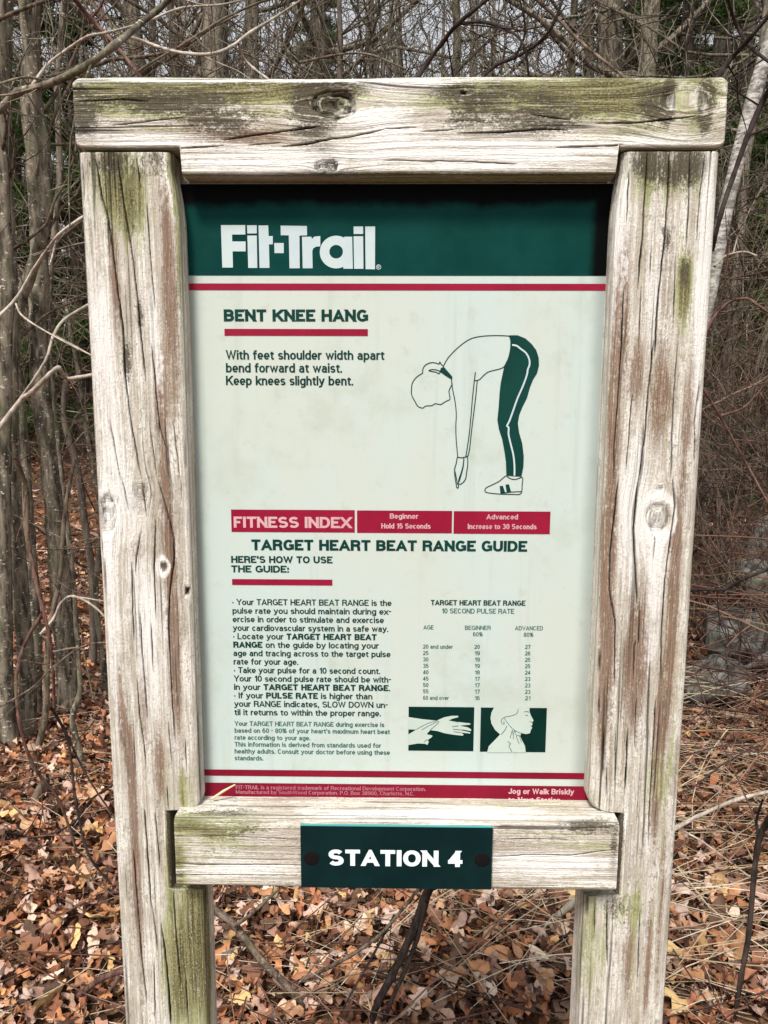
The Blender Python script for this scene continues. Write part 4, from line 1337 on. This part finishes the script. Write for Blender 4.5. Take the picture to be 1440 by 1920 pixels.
# ---- traced branches, each a thing of its own
def branch(name, strokes, Y, mat, label, cat='branch', group=None, sides=8, seed=0, twigs=0, dy=.15):
    """strokes: list of (photograph points, width px); the first is the main stem, forks start on it"""
    accs = []
    rng = np.random.default_rng(seed + 300)
    root_p = at(*strokes[0][0][0], Y)
    root = empty(name, root_p)
    base = np.array(root_p)
    for k, (pts, w) in enumerate(strokes):
        n = len(pts)
        P = np.array([at(x, y, Y + dy * math.sin(i * 1.1 + k) * .3 + rng.normal(0, .006)) for i, (x, y) in enumerate(pts)])
        Q = spline(P, 6)
        r = w / FPX * Y / 2
        R = r * np.linspace(1.1, .75, len(Q)) * (1 + .16 * (vnoise(np.arange(len(Q)) * .9, np.zeros(len(Q)), seed + k) - .5))
        R = R * (1 + .18 * (np.arange(len(Q)) % 6 == 0))
        V, F = tube_arrays(Q - base, R, sides)
        acc = Acc(); acc.add(V, F)
        if twigs:
            for j in range(twigs):
                i = rng.integers(1, len(Q) - 1)
                grow(acc, Q[i] - base, (rng.normal(), rng.normal() * .5, rng.normal() * .6 + .3), rng.uniform(.08, .3), r * .4, 1, rng, sides=4, minr=.0006)
        acc.build('stem' if k == 0 else 'fork', mat, root)
    tag(root, label, cat, group)
    return root


branch('branch', [([(-40, 235), (0, 205), (35, 172), (85, 160), (150, 130), (215, 85), (262, 45), (300, 15), (345, -30)], 13), ([(135, 137), (90, 150), (45, 145), (-10, 160)], 5)], 1.15, BARK,
       'grey brown branch rising across the top left corner behind the beam end', seed=1, twigs=3)
branch('branch', [([(230, 66), (270, 78), (310, 92), (350, 100), (395, 101), (432, 88), (470, 60), (520, 30), (580, -10)], 5.5)], 1.2, TWIG_PALE, 'pale sagging twig looping above the left half of the beam', seed=2, twigs=2)
branch('branch', [([(-20, 48), (0, 36), (40, 18), (90, 0), (140, -12)], 7)], 1.3, TWIG_BROWN, 'brown twig across the extreme top left corner', seed=3)
branch('branch', [([(125, -20), (170, 35), (200, 65), (230, 100), (262, 143), (300, 190)], 7.5), ([(170, 35), (190, 10), (200, -20)], 4)], 1.5, TWIG_RED, 'reddish brown stem slanting down right to the beam at top left', seed=4, twigs=2)
branch('branch', [([(60, 160), (90, 120), (130, 90), (165, 68), (205, 60), (270, 42), (340, 15), (420, 8), (480, -8)], 4.5)], 1.35, TWIG_PALE, 'long thin pale twig arching up right above the beam corner', seed=5, twigs=2)
branch('branch', [([(447, 82), (456, 108), (476, 128), (500, 146), (520, 160)], 4.2)], 1.25, TWIG_PALE, 'short whitish twig hooking down onto the beam above its middle', seed=6)
branch('branch', [([(560, -10), (500, 0), (420, 35), (340, 85), (280, 120), (215, 165)], 4.5)], 1.8, TWIG_BROWN, 'straight brown twig slanting down left behind the top beam', seed=7, twigs=2)
branch('branch', [([(560, 118), (620, 105), (660, 100), (700, 104), (760, 130)], 4)], 1.9, TWIG_BROWN, 'thin arching twig over the middle of the top beam', seed=8, twigs=2)
branch('branch', [([(775, 160), (800, 118), (830, 80), (858, 45), (925, -10)], 8), ([(858, 44), (905, 42), (950, 55), (982, 85), (992, 150)], 5)], 1.5, TWIG_BLACK, 'dark forked branch rising right of the beam middle', seed=9, twigs=3)
branch('branch', [([(890, 160), (930, 122), (965, 108), (1010, 80), (1040, 40), (1060, -20)], 6), ([(965, 108), (985, 60), (975, 0)], 4)], 1.7, TWIG_BLACK, 'crooked black branch curling up over the right half of the beam', seed=10, twigs=3)
branch('branch', [([(985, -20), (1040, 30), (1090, 80), (1140, 120), (1190, 160)], 6)], 1.9, TWIG_BROWN, 'brown stem slanting down right behind the beam at top right', seed=11, twigs=3)
branch('branch', [([(1330, 175), (1352, 135), (1375, 105), (1400, 78), (1450, 20)], 9), ([(1400, 78), (1380, 45), (1360, -20)], 7), ([(1395, 72), (1415, 95), (1450, 122)], 7)], 1.5, TWIG_BLACK,
       'thick dark branch crossing in an X at the top right corner', seed=12, twigs=2)
branch('branch', [([(1455, 150), (1430, 190), (1402, 255), (1375, 330), (1352, 400), (1335, 470)], 10)], 1.6, TWIG_BLACK, 'dark slanting stem in front of the pale birch', seed=13, twigs=3)
branch('branch', [([(1315, 640), (1335, 600), (1365, 568), (1400, 560), (1425, 575), (1460, 600)], 5.5)], 1.5, TWIG_RED, 'reddish cane arching right of the right post, upper half', seed=14, twigs=3)
branch('branch', [([(1340, 500), (1360, 480), (1395, 472), (1420, 480)], 3.5), ([(1375, 474), (1385, 440), (1400, 420)], 2.5)], 1.6, TWIG_PALE, 'small pale twig beside the upper right post', seed=15)
branch('branch', [([(1270, 1110), (1310, 1105), (1360, 1104), (1395, 1085), (1450, 1065)], 7)], 2.2, TWIG_BLACK, 'black branch lying level before the grey rocks', seed=16, twigs=4)
branch('branch', [([(1300, 700), (1350, 780), (1400, 870), (1450, 960)], 5), ([(1350, 780), (1400, 760), (1450, 700)], 4)], 2.0, TWIG_RED, 'reddish cane slanting down right beside the right post knot', seed=17, twigs=5)
branch('branch', [([(1450, 1525), (1424, 1570), (1414, 1640), (1404, 1750), (1390, 1830), (1372, 1935)], 12), ([(1424, 1572), (1418, 1540), (1430, 1500)], 6)], 1.55, TWIG_BLACK, 'thick black stem standing at the lower right corner', seed=18, twigs=1)
branch('branch', [([(1230, 1570), (1268, 1552), (1310, 1530), (1380, 1500), (1460, 1480)], 9), ([(1268, 1552), (1320, 1580), (1400, 1640), (1460, 1680)], 4)], 1.9, TWIG_PALE, 'pale bare branch reaching right from behind the lower right post', seed=19)
branch('branch', [([(1120, 1650), (1075, 1692), (960, 1790), (880, 1860), (820, 1935)], 15)], 1.75, TWIG_PALE, 'straight pale dead branch slanting under the crossbar at right', seed=20)
branch('branch', [([(360, 1680), (400, 1705), (440, 1735), (490, 1800), (540, 1850), (572, 1890), (595, 1940)], 15), ([(545, 1842), (590, 1862), (630, 1890), (665, 1935)], 11), ([(553, 1845), (600, 1822), (660, 1790), (720, 1745), (790, 1660)], 8), ([(440, 1735), (470, 1715), (525, 1665)], 8)], 1.55, TWIG_BROWN,
       'brown forked branch spreading under the crossbar beside the left post', seed=21, twigs=2)
branch('branch', [([(815, 1640), (795, 1690), (770, 1755), (735, 1830), (708, 1880), (690, 1940)], 18), ([(800, 1690), (782, 1760), (755, 1830), (732, 1880), (715, 1940)], 10), ([(740, 1715), (700, 1790), (660, 1860), (640, 1900)], 5)], 1.5, TWIG_BLACK,
       'thick dark twin stem standing in the middle under the crossbar', seed=22, twigs=2)
branch('branch', [([(770, 1712), (850, 1730), (940, 1760), (1060, 1795), (1150, 1820)], 7)], 1.95, TWIG_BLACK, 'thin dark stem lying level under the right half of the crossbar', seed=23, twigs=2)
branch('branch', [([(40, 1945), (80, 1915), (130, 1880), (190, 1835), (240, 1818), (300, 1800)], 14), ([(228, 1822), (200, 1870), (160, 1935)], 10)], 1.5, TWIG_RED, 'forked dark red branch at the bottom left corner', seed=24)
branch('branch', [([(30, 1768), (80, 1778), (140, 1782), (200, 1795), (260, 1800)], 8)], 1.75, TWIG_RED, 'reddish stick lying on the leaves left of the left post', seed=25)
branch('branch', [([(30, 860), (50, 920), (52, 1000), (65, 1080), (85, 1160), (98, 1230), (102, 1330)], 8), ([(80, 1150), (45, 1210), (30, 1280), (40, 1370), (65, 1440), (110, 1500), (142, 1590)], 7)], 1.9, TWIG_RED,
       'red brown vine hanging in a loop before the left trunks', cat='vine', seed=26, twigs=2)
branch('branch', [([(98, 1330), (125, 1380), (135, 1440), (142, 1500), (165, 1600), (215, 1665)], 6), ([(118, 1360), (160, 1450), (220, 1540)], 4)], 1.85, TWIG_BLACK, 'thin black cane arching over the leaves left of the post', seed=27, twigs=2)
branch('branch', [([(-20, 830), (0, 800), (40, 750), (60, 735), (95, 700), (110, 690), (118, 702), (126, 710), (145, 708), (190, 700)], 9)], 1.6, TWIG_PALE, 'pale crooked branch with a hook beside the left post', seed=28)
branch('branch', [([(-10, 600), (30, 560), (60, 510), (80, 480), (110, 440), (150, 410), (200, 380)], 5.5), ([(108, 442), (98, 480), (92, 498)], 3)], 1.5, TWIG_PALE, 'thin pale twig rising right to the upper left post', seed=29)
branch('branch', [([(190, 560), (160, 575), (120, 600), (100, 630), (88, 670), (68, 705), (40, 745)], 6), ([(105, 630), (160, 660), (200, 690)], 3), ([(30, 570), (45, 595), (110, 635), (190, 675)], 3.5)], 1.7, TWIG_PALE, 'pale forked twig left of the left post above the hooked branch', seed=30)
branch('branch', [([(-10, 1330), (60, 1290), (100, 1250), (160, 1210), (215, 1205)], 4), ([(100, 1222), (150, 1215), (160, 1240), (175, 1310)], 4)], 1.8, TWIG_BROWN, 'branched grey twig low beside the left post', seed=31, twigs=3)
branch('branch', [([(75, 1190), (100, 1160), (115, 1130), (138, 1118), (180, 1140), (215, 1180)], 5), ([(138, 1118), (200, 1128)], 3)], 2.0, TWIG_PALE, 'pale arched twig before the thick left trunk', seed=32)
branch('branch', [([(10, 1560), (70, 1570), (135, 1545), (170, 1500), (215, 1470)], 5), ([(0, 1640), (60, 1580)], 3)], 1.9, TWIG_BLACK, 'black curved twig low over the leaves at left', seed=33, twigs=2)

# the splinter of straw lying on the crossbar
p0, p1 = at(398, 1497, BAR_D + .030), at(441, 1471, BAR_D + .034)
acc = Acc(); V, F = tube_arrays(np.array([p0, (p0 + p1) / 2 + Vector((0, 0, .0006)), p1]), np.array([.0012, .0014, .0007]), 6); acc.add(V, F)
o = acc.build('pine_needle', simple('straw_tan', (.62, .50, .30), .6, .3))
tag(o, 'pale sliver of straw resting on the crossbar against the red footer', 'straw')

# ------------------------------------------------------------------ woods behind
trees = [make_bare_tree('bare_tree', H, r, 100 + k, m) for k, (H, r, m) in enumerate(
    ((9.5, .085, BARK_FAR), (11, .11, BARK_FAR), (8, .06, BARK_FAR), (12, .13, BARK), (7, .045, BARK_DARK)))]
WOODS = []
rng = np.random.default_rng(77)
spots = []
for k in range(400):
    y = rng.uniform(7, 30) if k % 3 else rng.uniform(6, 14)
    x = rng.uniform(-.72, .72) * (y + 1.0)
    if any((x - a) ** 2 + (y - b_) ** 2 < (.45 + .03 * y) ** 2 for a, b_ in spots): continue
    if y < 13 and -60 < 700 + x / y * FPX < 230: continue
    spots.append((x, y))
    if len(spots) >= 95: break
first = set()
for k, (x, y) in enumerate(spots):
    i = k % len(trees)
    src = trees[i]
    o = src if i not in first else copy_tree(src)
    first.add(i)
    place(o, x, y, rng.uniform(0, 6.28), rng.uniform(.75, 1.25))
    WOODS.append((o, x, y, 'tree', ('slim grey', 'stout grey', 'narrow grey', 'thick brown', 'thin dark')[i]))

# evergreens: trunk and foliage of many small needle sprays
def make_evergreen(name, H, rad, seed, n=2600, low=.08):
    rng = np.random.default_rng(seed)
    root = empty(name)
    acc = Acc()
    V, F = tube_arrays(np.array([(0, 0, -.3), (0, 0, H * .5), (.05, 0, H)]), np.array([H * .018, H * .012, .01]), 8)
    acc.add(V, F); acc.build('trunk', BARK_DARK, root)
    # boughs
    bacc = Acc(); tri = []
    for b_ in range(int(H * 13)):
        h = rng.uniform(low, .98) * H
        an = rng.uniform(0, 6.28)
        L = rad * (1 - (h / H) ** 1.3) * rng.uniform(.6, 1.1) + .15
        d = np.array([math.cos(an), math.sin(an), rng.uniform(-.15, .25)])
        p = np.array([0, 0, h])
        q = p + d * L; q[2] -= .12 * L
        V, F = tube_arrays(np.array([p, (p + q) / 2 + [0, 0, .04 * L], q]), np.array([.012, .008, .003]), 3)
        bacc.add(V, F)
        m = int(n / (H * 13))
        for j in range(m):
            t = rng.uniform(.2, 1) ** .7
            side = np.array([-d[1], d[0], 0]) * rng.normal(0, .16) * L * t
            c = p + (q - p) * t + side + rng.normal(0, .03, 3)
            dirn = d * .5 + side * 1.5 + rng.normal(0, .45, 3); dirn /= np.linalg.norm(dirn)
            for s_ in range(4):
                dd = dirn + rng.normal(0, .5, 3); dd /= np.linalg.norm(dd)
                w = np.cross(dd, rng.normal(0, 1, 3)); w /= np.linalg.norm(w)
                l = rng.uniform(.05, .11)
                tri += [c - w * .008, c + w * .008, c + dd * l]
    bacc.build('boughs', BARK_DARK, root)['kind'] = 'stuff'
    tri = np.array(tri)
    f = mesh('foliage', tri, np.arange(len(tri)).reshape(-1, 3))
    obj('foliage', f, NEEDLE, root)['kind'] = 'stuff'
    return root


ev = [make_evergreen('evergreen_tree', 4.2, 1.25, 5, 9000, .02), make_evergreen('evergreen_tree', 8.5, 1.8, 6, 12000, .12)]
ev_spots = [(px_x(1235, 9.0), 9.0, 1, .8, 'evergreen showing dark over the white knot of the beam'), (px_x(1105, 13), 13, 1, 1.2, 'far evergreen left of the one over the white knot'), (px_x(75, 12.5), 12.5, 1, 1.0, 'tall evergreen between the two left trunks, farthest back'),
            (px_x(118, 9.6), 9.6, 0, 1.25, 'young dark evergreen behind the left trunks, close to the post'), (px_x(30, 11), 11, 0, 1.2, 'dark evergreen farther back at the left edge'),
            (px_x(150, 10), 10, 1, .9, 'tall evergreen showing behind the left post'), (px_x(1180, 11.5), 11.5, 1, 1.1, 'tall evergreen rising above the right half of the beam'),
            (px_x(1400, 8.5), 8.5, 0, 1.15, 'olive green evergreen behind the birch at right'), (px_x(1330, 13), 13, 1, 1.1, 'tall dark evergreen behind the right post top'),
            (px_x(560, 15), 15, 1, .9, 'distant evergreen over the middle of the beam'), (px_x(1490, 6.8), 6.8, 0, .8, 'small evergreen at the right edge behind the thicket')]
used = set()
for x, y, i, s, lab in ev_spots:
    o = ev[i] if i not in used else copy_tree(ev[i])
    used.add(i)
    place(o, x, y, x * 3, s); tag(o, lab, 'tree', 'evergreens in the woods behind the sign')

# shrubs: the thicket of bare canes
shr = [make_shrub('bare_shrub', 31, (TWIG_BROWN, TWIG_RED), 10, 2.4, .008, .5, 3, .16, .0017), make_shrub('bare_shrub', 32, (TWIG_BLACK, TWIG_BROWN), 12, 2.0, .007, .8, 3, .22, .0016),
       make_shrub('bare_shrub', 33, (TWIG_RED, TWIG_BLACK), 12, 1.5, .005, .9, 3, .28, .0013), make_shrub('bare_shrub', 34, (BARK_FAR, TWIG_BROWN), 16, 3.2, .010, .4, 3, .14, .0025)]
sp = []
for k in range(8): y = 2.9 + rng.uniform(0, 3.0); sp.append((px_x(rng.uniform(1330, 1560), y), y, k % 3, rng.uniform(.7, 1.1)))
for k in range(26): y = rng.uniform(4.6, 8.5); sp.append((px_x(rng.uniform(-150, 1600), y), y, (0, 1, 3)[k % 3], rng.uniform(.8, 1.3)))
for k in range(36): y = rng.uniform(8, 20); sp.append((px_x(rng.uniform(-200, 1640), y), y, (3, 1, 3)[k % 3], rng.uniform(1.1, 1.8)))
sp = [q for q in sp if not (q[1] < 15 and -60 < 700 + q[0] / q[1] * FPX < 260)]
used = set()
for x, y, i, s in sp:
    o = shr[i] if i not in used else copy_tree(shr[i])
    used.add(i)
    place(o, x, y, rng.uniform(0, 6.28), s)
    WOODS.append((o, x, y, 'shrub', ('upright brown', 'spreading brown', 'low reddish', 'tall grey brown')[i]))


def zone(px):
    for lim, w in ((-10, 'outside the left edge'), (80, 'at the left edge'), (240, 'just left of the left post'), (430, 'over the left end of the beam'), (620, 'over the first knot of the beam'),
                   (820, 'over the middle of the beam'), (1020, 'over the right half of the beam'), (1240, 'over the right beam end'), (1360, 'behind the right post'), (1450, 'right of the right post')):
        if px < lim: return w
    return 'outside the right edge'


def label_woods():
    cells = {}
    for o, x, y, cat, look in WOODS:
        cells.setdefault((cat, zone(700 + x / y * FPX)), []).append((y, o, look))
    RANK = ('nearest', 'second nearest', 'third nearest', 'fourth nearest', 'fifth nearest', 'sixth nearest')
    for (cat, z), L in cells.items():
        L.sort(key=lambda q: q[0])
        for k, (y, o, look) in enumerate(L):
            g = 'bare trees in the woods behind the sign' if cat == 'tree' else 'bare shrubs of the thicket behind the sign'
            noun = 'bare tree' if cat == 'tree' else 'bare shrub'
            if k < len(RANK): lab = f'{look} {noun} {z}, {RANK[k]} one there'
            else: lab = f'{noun} deep in the woods {z}'; g += ', ' + z
            tag(o, lab, cat, g)


label_woods()

# the far wood, read as one mass
def far_wood():
    rng = np.random.default_rng(9)
    acc = Acc()
    for k in range(620):
        y = rng.uniform(24, 60); x = rng.uniform(-.85, .85) * y
        z = float(gz(x, y)); r = rng.uniform(.05, .17); H = rng.uniform(7, 14)
        lean = rng.normal(0, .04, 2)
        P = np.array([(x, y, z - .3), (x + lean[0] * H * .5 + rng.normal(0, .15), y, z + H * .5), (x + lean[0] * H, y + lean[1] * H, z + H)])
        V, F = tube_arrays(spline(P, 3), np.linspace(r, r * .3, 7), 5); acc.add(V, F)
        for b_ in range(12):
            t = rng.uniform(.08, 1); p = P[0] + (P[2] - P[0]) * t
            d = rng.normal(0, 1, 3) * [1, .5, .6] + [0, 0, .5]; d /= np.linalg.norm(d); L = rng.uniform(.8, 2.6)
            V, F = tube_arrays(np.array([p, p + d * L * .5 + rng.normal(0, .08, 3), p + d * L + [0, 0, .2]]), np.array([.03, .022, .01]), 3); acc.add(V, F)
            for c in range(3):
                q = p + d * L * rng.uniform(.3, 1); e = d + rng.normal(0, .7, 3)
                V, F = tube_arrays(np.array([q, q + e * .5, q + e * .9 + [0, 0, .1]]), np.array([.014, .010, .006]), 3); acc.add(V, F)
    return tag(acc.build('far_woods', BARK_FAR), 'dense bare woodland far behind the sign against the pale sky', 'woods', kind='stuff')


far_wood()

# ------------------------------------------------------------------ rocks
def rock(x, y, s, label, seed, lift=0.0):
    rng = np.random.default_rng(seed)
    import bmesh
    bm = bmesh.new(); bmesh.ops.create_icosphere(bm, subdivisions=4, radius=1)
    V = np.array([v.co for v in bm.verts])
    pl = rng.normal(0, 1, (9, 3)); pl /= np.linalg.norm(pl, axis=1)[:, None]
    for n_ in pl:                                   # chip the ball by planes so that it is angular
        d = V @ n_; lim = rng.uniform(.55, .8)
        V = V - np.clip(d - lim, 0, None)[:, None] * n_ * .92
    V += (fbm(V[:, 0:1] * 4 + seed, V[:, 1:2] * 4 + V[:, 2:3] * 3, seed, 4) - .5) * .16
    V *= np.array(s)
    for v, c in zip(bm.verts, V): v.co = c
    me = bpy.data.meshes.new('rock'); bm.to_mesh(me); bm.free()
    me.polygons.foreach_set('use_smooth', np.ones(len(me.polygons), bool))
    o = obj('rock', me, ROCK); o.location = (x, y, float(gz(x, y)) + s[2] * .35 + lift); o.rotation_euler = (0, 0, seed)
    return tag(o, label, 'rock', 'grey rocks right of the sign')


rock(px_x(1385, 3.6), 3.6, (.16, .16, .14), 'upper grey rock of the pile seen right of the post', 3, .36)
rock(px_x(1352, 3.4), 3.4, (.15, .17, .14), 'grey rock touching the edge of the right post', 4, .20)
rock(px_x(1322, 3.2), 3.2, (.16, .16, .13), 'lowest grey rock beside the right post', 5, .05)
rock(px_x(1440, 3.9), 3.9, (.22, .2, .24), 'large grey rock at the right edge, highest in the pile', 6, .42)
rock(px_x(1412, 3.4), 3.4, (.17, .18, .15), 'low grey rock at the right edge among twigs', 7, .06)
rock(px_x(1400, 3.75), 3.75, (.30, .16, .22), 'broad half hidden rock under the upper rocks at right', 8, .02)

# ------------------------------------------------------------------ fallen leaves
def leaf_outline(kind, n):
    """half width of a leaf along its length: lobed oak, plain oval, deeply lobed oak"""
    u = np.linspace(0, 1, n)
    env = np.sin(math.pi * np.clip(u * .96 + .02, 0, 1)) ** .7
    if kind == 0: w = .27 * env * (.72 + .28 * np.sin(u * 17 - 1.2))
    elif kind == 1: w = .25 * env * (1 + .04 * np.sin(u * 40))
    else: w = .33 * env * (.66 + .34 * np.sin(u * 14 - .4))
    w[0] = .02; w[-1] = .015
    return u, np.maximum(w, .02)


def leaf_mesh(kind, curl, seed, n=13, cols=2):
    rng = np.random.default_rng(seed)
    u, w = leaf_outline(kind, n)
    js = np.linspace(-1, 1, 2 * cols + 1)
    U, J = np.meshgrid(u, js, indexing='ij')
    W = w[:, None] * np.ones_like(J)
    X = U - .5 + .10 * np.abs(J) * np.sign(W) * .6; Yv = J * W
    bend = rng.uniform(-1.2, 1.2); tw = rng.uniform(-1.4, 1.4)
    Z = curl * (1.5 * np.abs(Yv) ** 1.4 + bend * .5 * X ** 2) + tw * X * Yv * 1.6 + (fbm(X * 5 + seed * 3, Yv * 7 + seed, seed, 3) - .5) * .26
    Yv = Yv * (1 - .25 * abs(curl)) + .12 * np.sin(X * 3 + seed) * .6
    V = np.stack([X, Yv, Z], -1).reshape(-1, 3)
    m = 2 * cols + 1
    i = (np.arange(n - 1)[:, None] * m + np.arange(m - 1)[None, :]).ravel()
    return V, np.stack([i, i + 1, i + 1 + m, i + m], -1)


LEAF_COLS = np.array([(.10, .055, .035), (.20, .10, .06), (.46, .20, .09), (.52, .26, .13), (.40, .18, .10), (.56, .34, .20), (.62, .45, .33), (.33, .15, .085), (.56, .39, .31), (.24, .11, .065), (.62, .42, .19), (.13, .07, .045), (.50, .25, .12), (.68, .54, .42), (.58, .43, .36), (.44, .27, .20)])
LM = [leaf_mesh(k, c, s, 13, 1) for s, (k, c) in enumerate(((0, .5), (1, .7), (2, .4), (0, .9), (1, -.4), (2, .8), (0, -.5), (2, 1.1), (0, .2)))]


def rot(n, rng, tilt):
    yaw = rng.uniform(0, 2 * math.pi, n); tx = rng.normal(0, tilt, n); ty = rng.normal(0, tilt, n)
    cz, sz, cx, sx, cy, sy = np.cos(yaw), np.sin(yaw), np.cos(tx), np.sin(tx), np.cos(ty), np.sin(ty)
    Rz = np.zeros((n, 3, 3)); Rx = Rz.copy(); Ry = Rz.copy()
    Rz[:, 0, 0] = cz; Rz[:, 0, 1] = -sz; Rz[:, 1, 0] = sz; Rz[:, 1, 1] = cz; Rz[:, 2, 2] = 1
    Rx[:, 0, 0] = 1; Rx[:, 1, 1] = cx; Rx[:, 1, 2] = -sx; Rx[:, 2, 1] = sx; Rx[:, 2, 2] = cx
    Ry[:, 1, 1] = 1; Ry[:, 0, 0] = cy; Ry[:, 0, 2] = sy; Ry[:, 2, 0] = -sy; Ry[:, 2, 2] = cy
    return Rx @ Ry @ Rz


def leaf_stuff(n, ylo, yhi, seed, size, half=.85, tilt=.38, simple_=False):
    rng = np.random.default_rng(seed)
    Y = ylo + (yhi - ylo) * rng.uniform(0, 1, n) ** (.8 if not simple_ else .75)
    X = rng.uniform(-1, 1, n) * (Y * half + .35)
    kinds = rng.integers(0, len(LM), n)
    Vs, Fs, Cs, off = [], [], [], 0
    for k, (V, F) in enumerate(LM):
        m = np.where(kinds == k)[0]
        if not len(m): continue
        if simple_: V, F = V[[1, 15, -2, 17]], np.array([(0, 1, 2, 3)])
        R = rot(len(m), rng, tilt)
        s = rng.uniform(*size, len(m))
        P = np.einsum('nij,vj->nvi', R, V) * s[:, None, None]
        P[..., 0] += X[m][:, None]; P[..., 1] += Y[m][:, None]
        P[..., 2] += (gz(X[m], Y[m]) + rng.uniform(.006, .045, len(m)))[:, None]
        nv = len(V)
        Vs.append(P.reshape(-1, 3)); Fs.append((F[None] + (np.arange(len(m)) * nv)[:, None, None] + off).reshape(-1, F.shape[1]))
        c = LEAF_COLS[rng.integers(0, len(LEAF_COLS), len(m))] * rng.uniform(.45, 1.12, len(m))[:, None] * np.array([1.0, .88, .84])
        Cs.append(np.repeat(c, nv, 0)); off += nv * len(m)
    me = mesh('leaf_litter', np.vstack(Vs), np.vstack(Fs), not simple_)
    ca = me.color_attributes.new('tint', 'FLOAT_COLOR', 'POINT')
    c = np.vstack(Cs); ca.data.foreach_set('color', np.hstack([c, np.ones((len(c), 1))]).astype(np.float32).ravel())
    return tag(obj('leaf_litter', me, LEAF), 'orange and tan fallen oak leaves carpeting the forest floor', 'leaf litter', kind='stuff')


leaf_stuff(18000, .95, 3.2, 1, (.028, .068), tilt=.65)
leaf_stuff(15500, 3.0, 5.8, 3, (.04, .08), tilt=.55)
leaf_stuff(56000, 4.8, 17, 2, (.06, .11), simple_=True, tilt=.5)

# the nearest leaves, one object each, as pieces of the ground
leaf_vars = []
rng0 = np.random.default_rng(8)
for k in range(27):
    V, F = leaf_mesh((0, 2, 1, 0, 2)[k % 5], rng0.uniform(-1.1, 1.3), 40 + k, 17, 2)
    me = mesh('leaf', V, F, True)
    ca = me.color_attributes.new('tint', 'FLOAT_COLOR', 'POINT')
    c = LEAF_COLS[(k * 5 + k // 9) % len(LEAF_COLS)] * (.9 + .25 * ((k * 7) % 5) / 4)
    ca.data.foreach_set('color', np.tile(np.append(c, 1), len(V)).astype(np.float32))
    me.materials.append(LEAF)
    leaf_vars.append(me)
rng = np.random.default_rng(55)
for k in range(290):
    if k < 150: px, py = rng.uniform(395, 1090), rng.uniform(1690, 1915)
    elif k < 235: px, py = rng.uniform(0, 235), rng.uniform(1500, 1915)
    else: px, py = rng.uniform(1255, 1440), rng.uniform(1560, 1915)
    d = at(px, py, 1.0) - Vector((0, 0, EYE))
    t = -EYE / d.z
    x, y = d.x * t, d.y * t
    o = bpy.data.objects.new('leaf', leaf_vars[k % 27]); COL.objects.link(o); o.parent = GROUND
    s = rng.uniform(.045, .092)
    o.scale = (s, s, s)
    o.location = (x, y, float(gz(x, y)) + rng.uniform(.03, .06))
    o.rotation_euler = (rng.normal(0, .45), rng.normal(0, .45), rng.uniform(0, 6.28))

# ------------------------------------------------------------------ dead grass and fallen twigs
def straws(n, xr, yr, seed, L, r, name, label, cat, cols, lean=.9, zlift=.12):
    rng = np.random.default_rng(seed)
    acc = Acc()
    for k in range(n):
        y = rng.uniform(*yr); x = px_x(rng.uniform(*xr), y)
        z = float(gz(x, y)) + rng.uniform(.0, zlift)
        l = rng.uniform(*L); an = rng.normal(.0, lean) + (0 if rng.random() < .7 else math.pi)
        d = np.array([math.cos(an), math.sin(an) * .7, rng.uniform(-.25, .55)])
        P = [np.array([x, y, z]) - d * l * .5]
        for j in range(4):
            d = d + rng.normal(0, .10, 3); d[2] -= .06
            P.append(P[-1] + d * l / 4)
        P = np.array(P); P[:, 2] = np.maximum(P[:, 2], gz(P[:, 0], P[:, 1]) + .015)
        V, F = tube_arrays(P, np.full(5, r * rng.uniform(.6, 1.2)), 3)
        acc.add(V, F, cols[rng.integers(len(cols))] * rng.uniform(.7, 1.1))
    return tag(acc.build(name, STRAW), label, cat, kind='stuff')


TAN = np.array([(.62, .50, .34), (.55, .42, .27), (.68, .58, .44), (.45, .33, .22)])
DRK = np.array([(.10, .05, .035), (.16, .08, .055), (.07, .04, .03), (.24, .14, .09)])
straws(210, (1180, 1560), (1.5, 3.2), 1, (.25, .9), .0014, 'dead_grass', 'long pale dead grass stalks strewn at lower right', 'grass', TAN, .7, .22)
straws(380, (600, 1250), (1.5, 3.2), 2, (.2, .7), .0012, 'dead_grass', 'thin pale dead grass under the right half of the crossbar', 'grass', TAN, .9, .10)
straws(260, (-60, 700), (1.4, 3.2), 3, (.12, .5), .0011, 'dead_grass', 'few straw stalks on the leaves under the left half of the sign', 'grass', TAN, 1.2, .06)
straws(1000, (-120, 1560), (1.3, 5.0), 4, (.12, .7), .0019, 'fallen_twigs', 'dark thin twigs scattered over the fallen leaves', 'twigs', DRK, 1.4, .10)
straws(300, (1300, 1640), (1.8, 4.6), 5, (.3, 1.1), .0024, 'bramble_canes', 'tangle of brown bramble canes right of the sign', 'brambles', DRK, 1.2, .9)
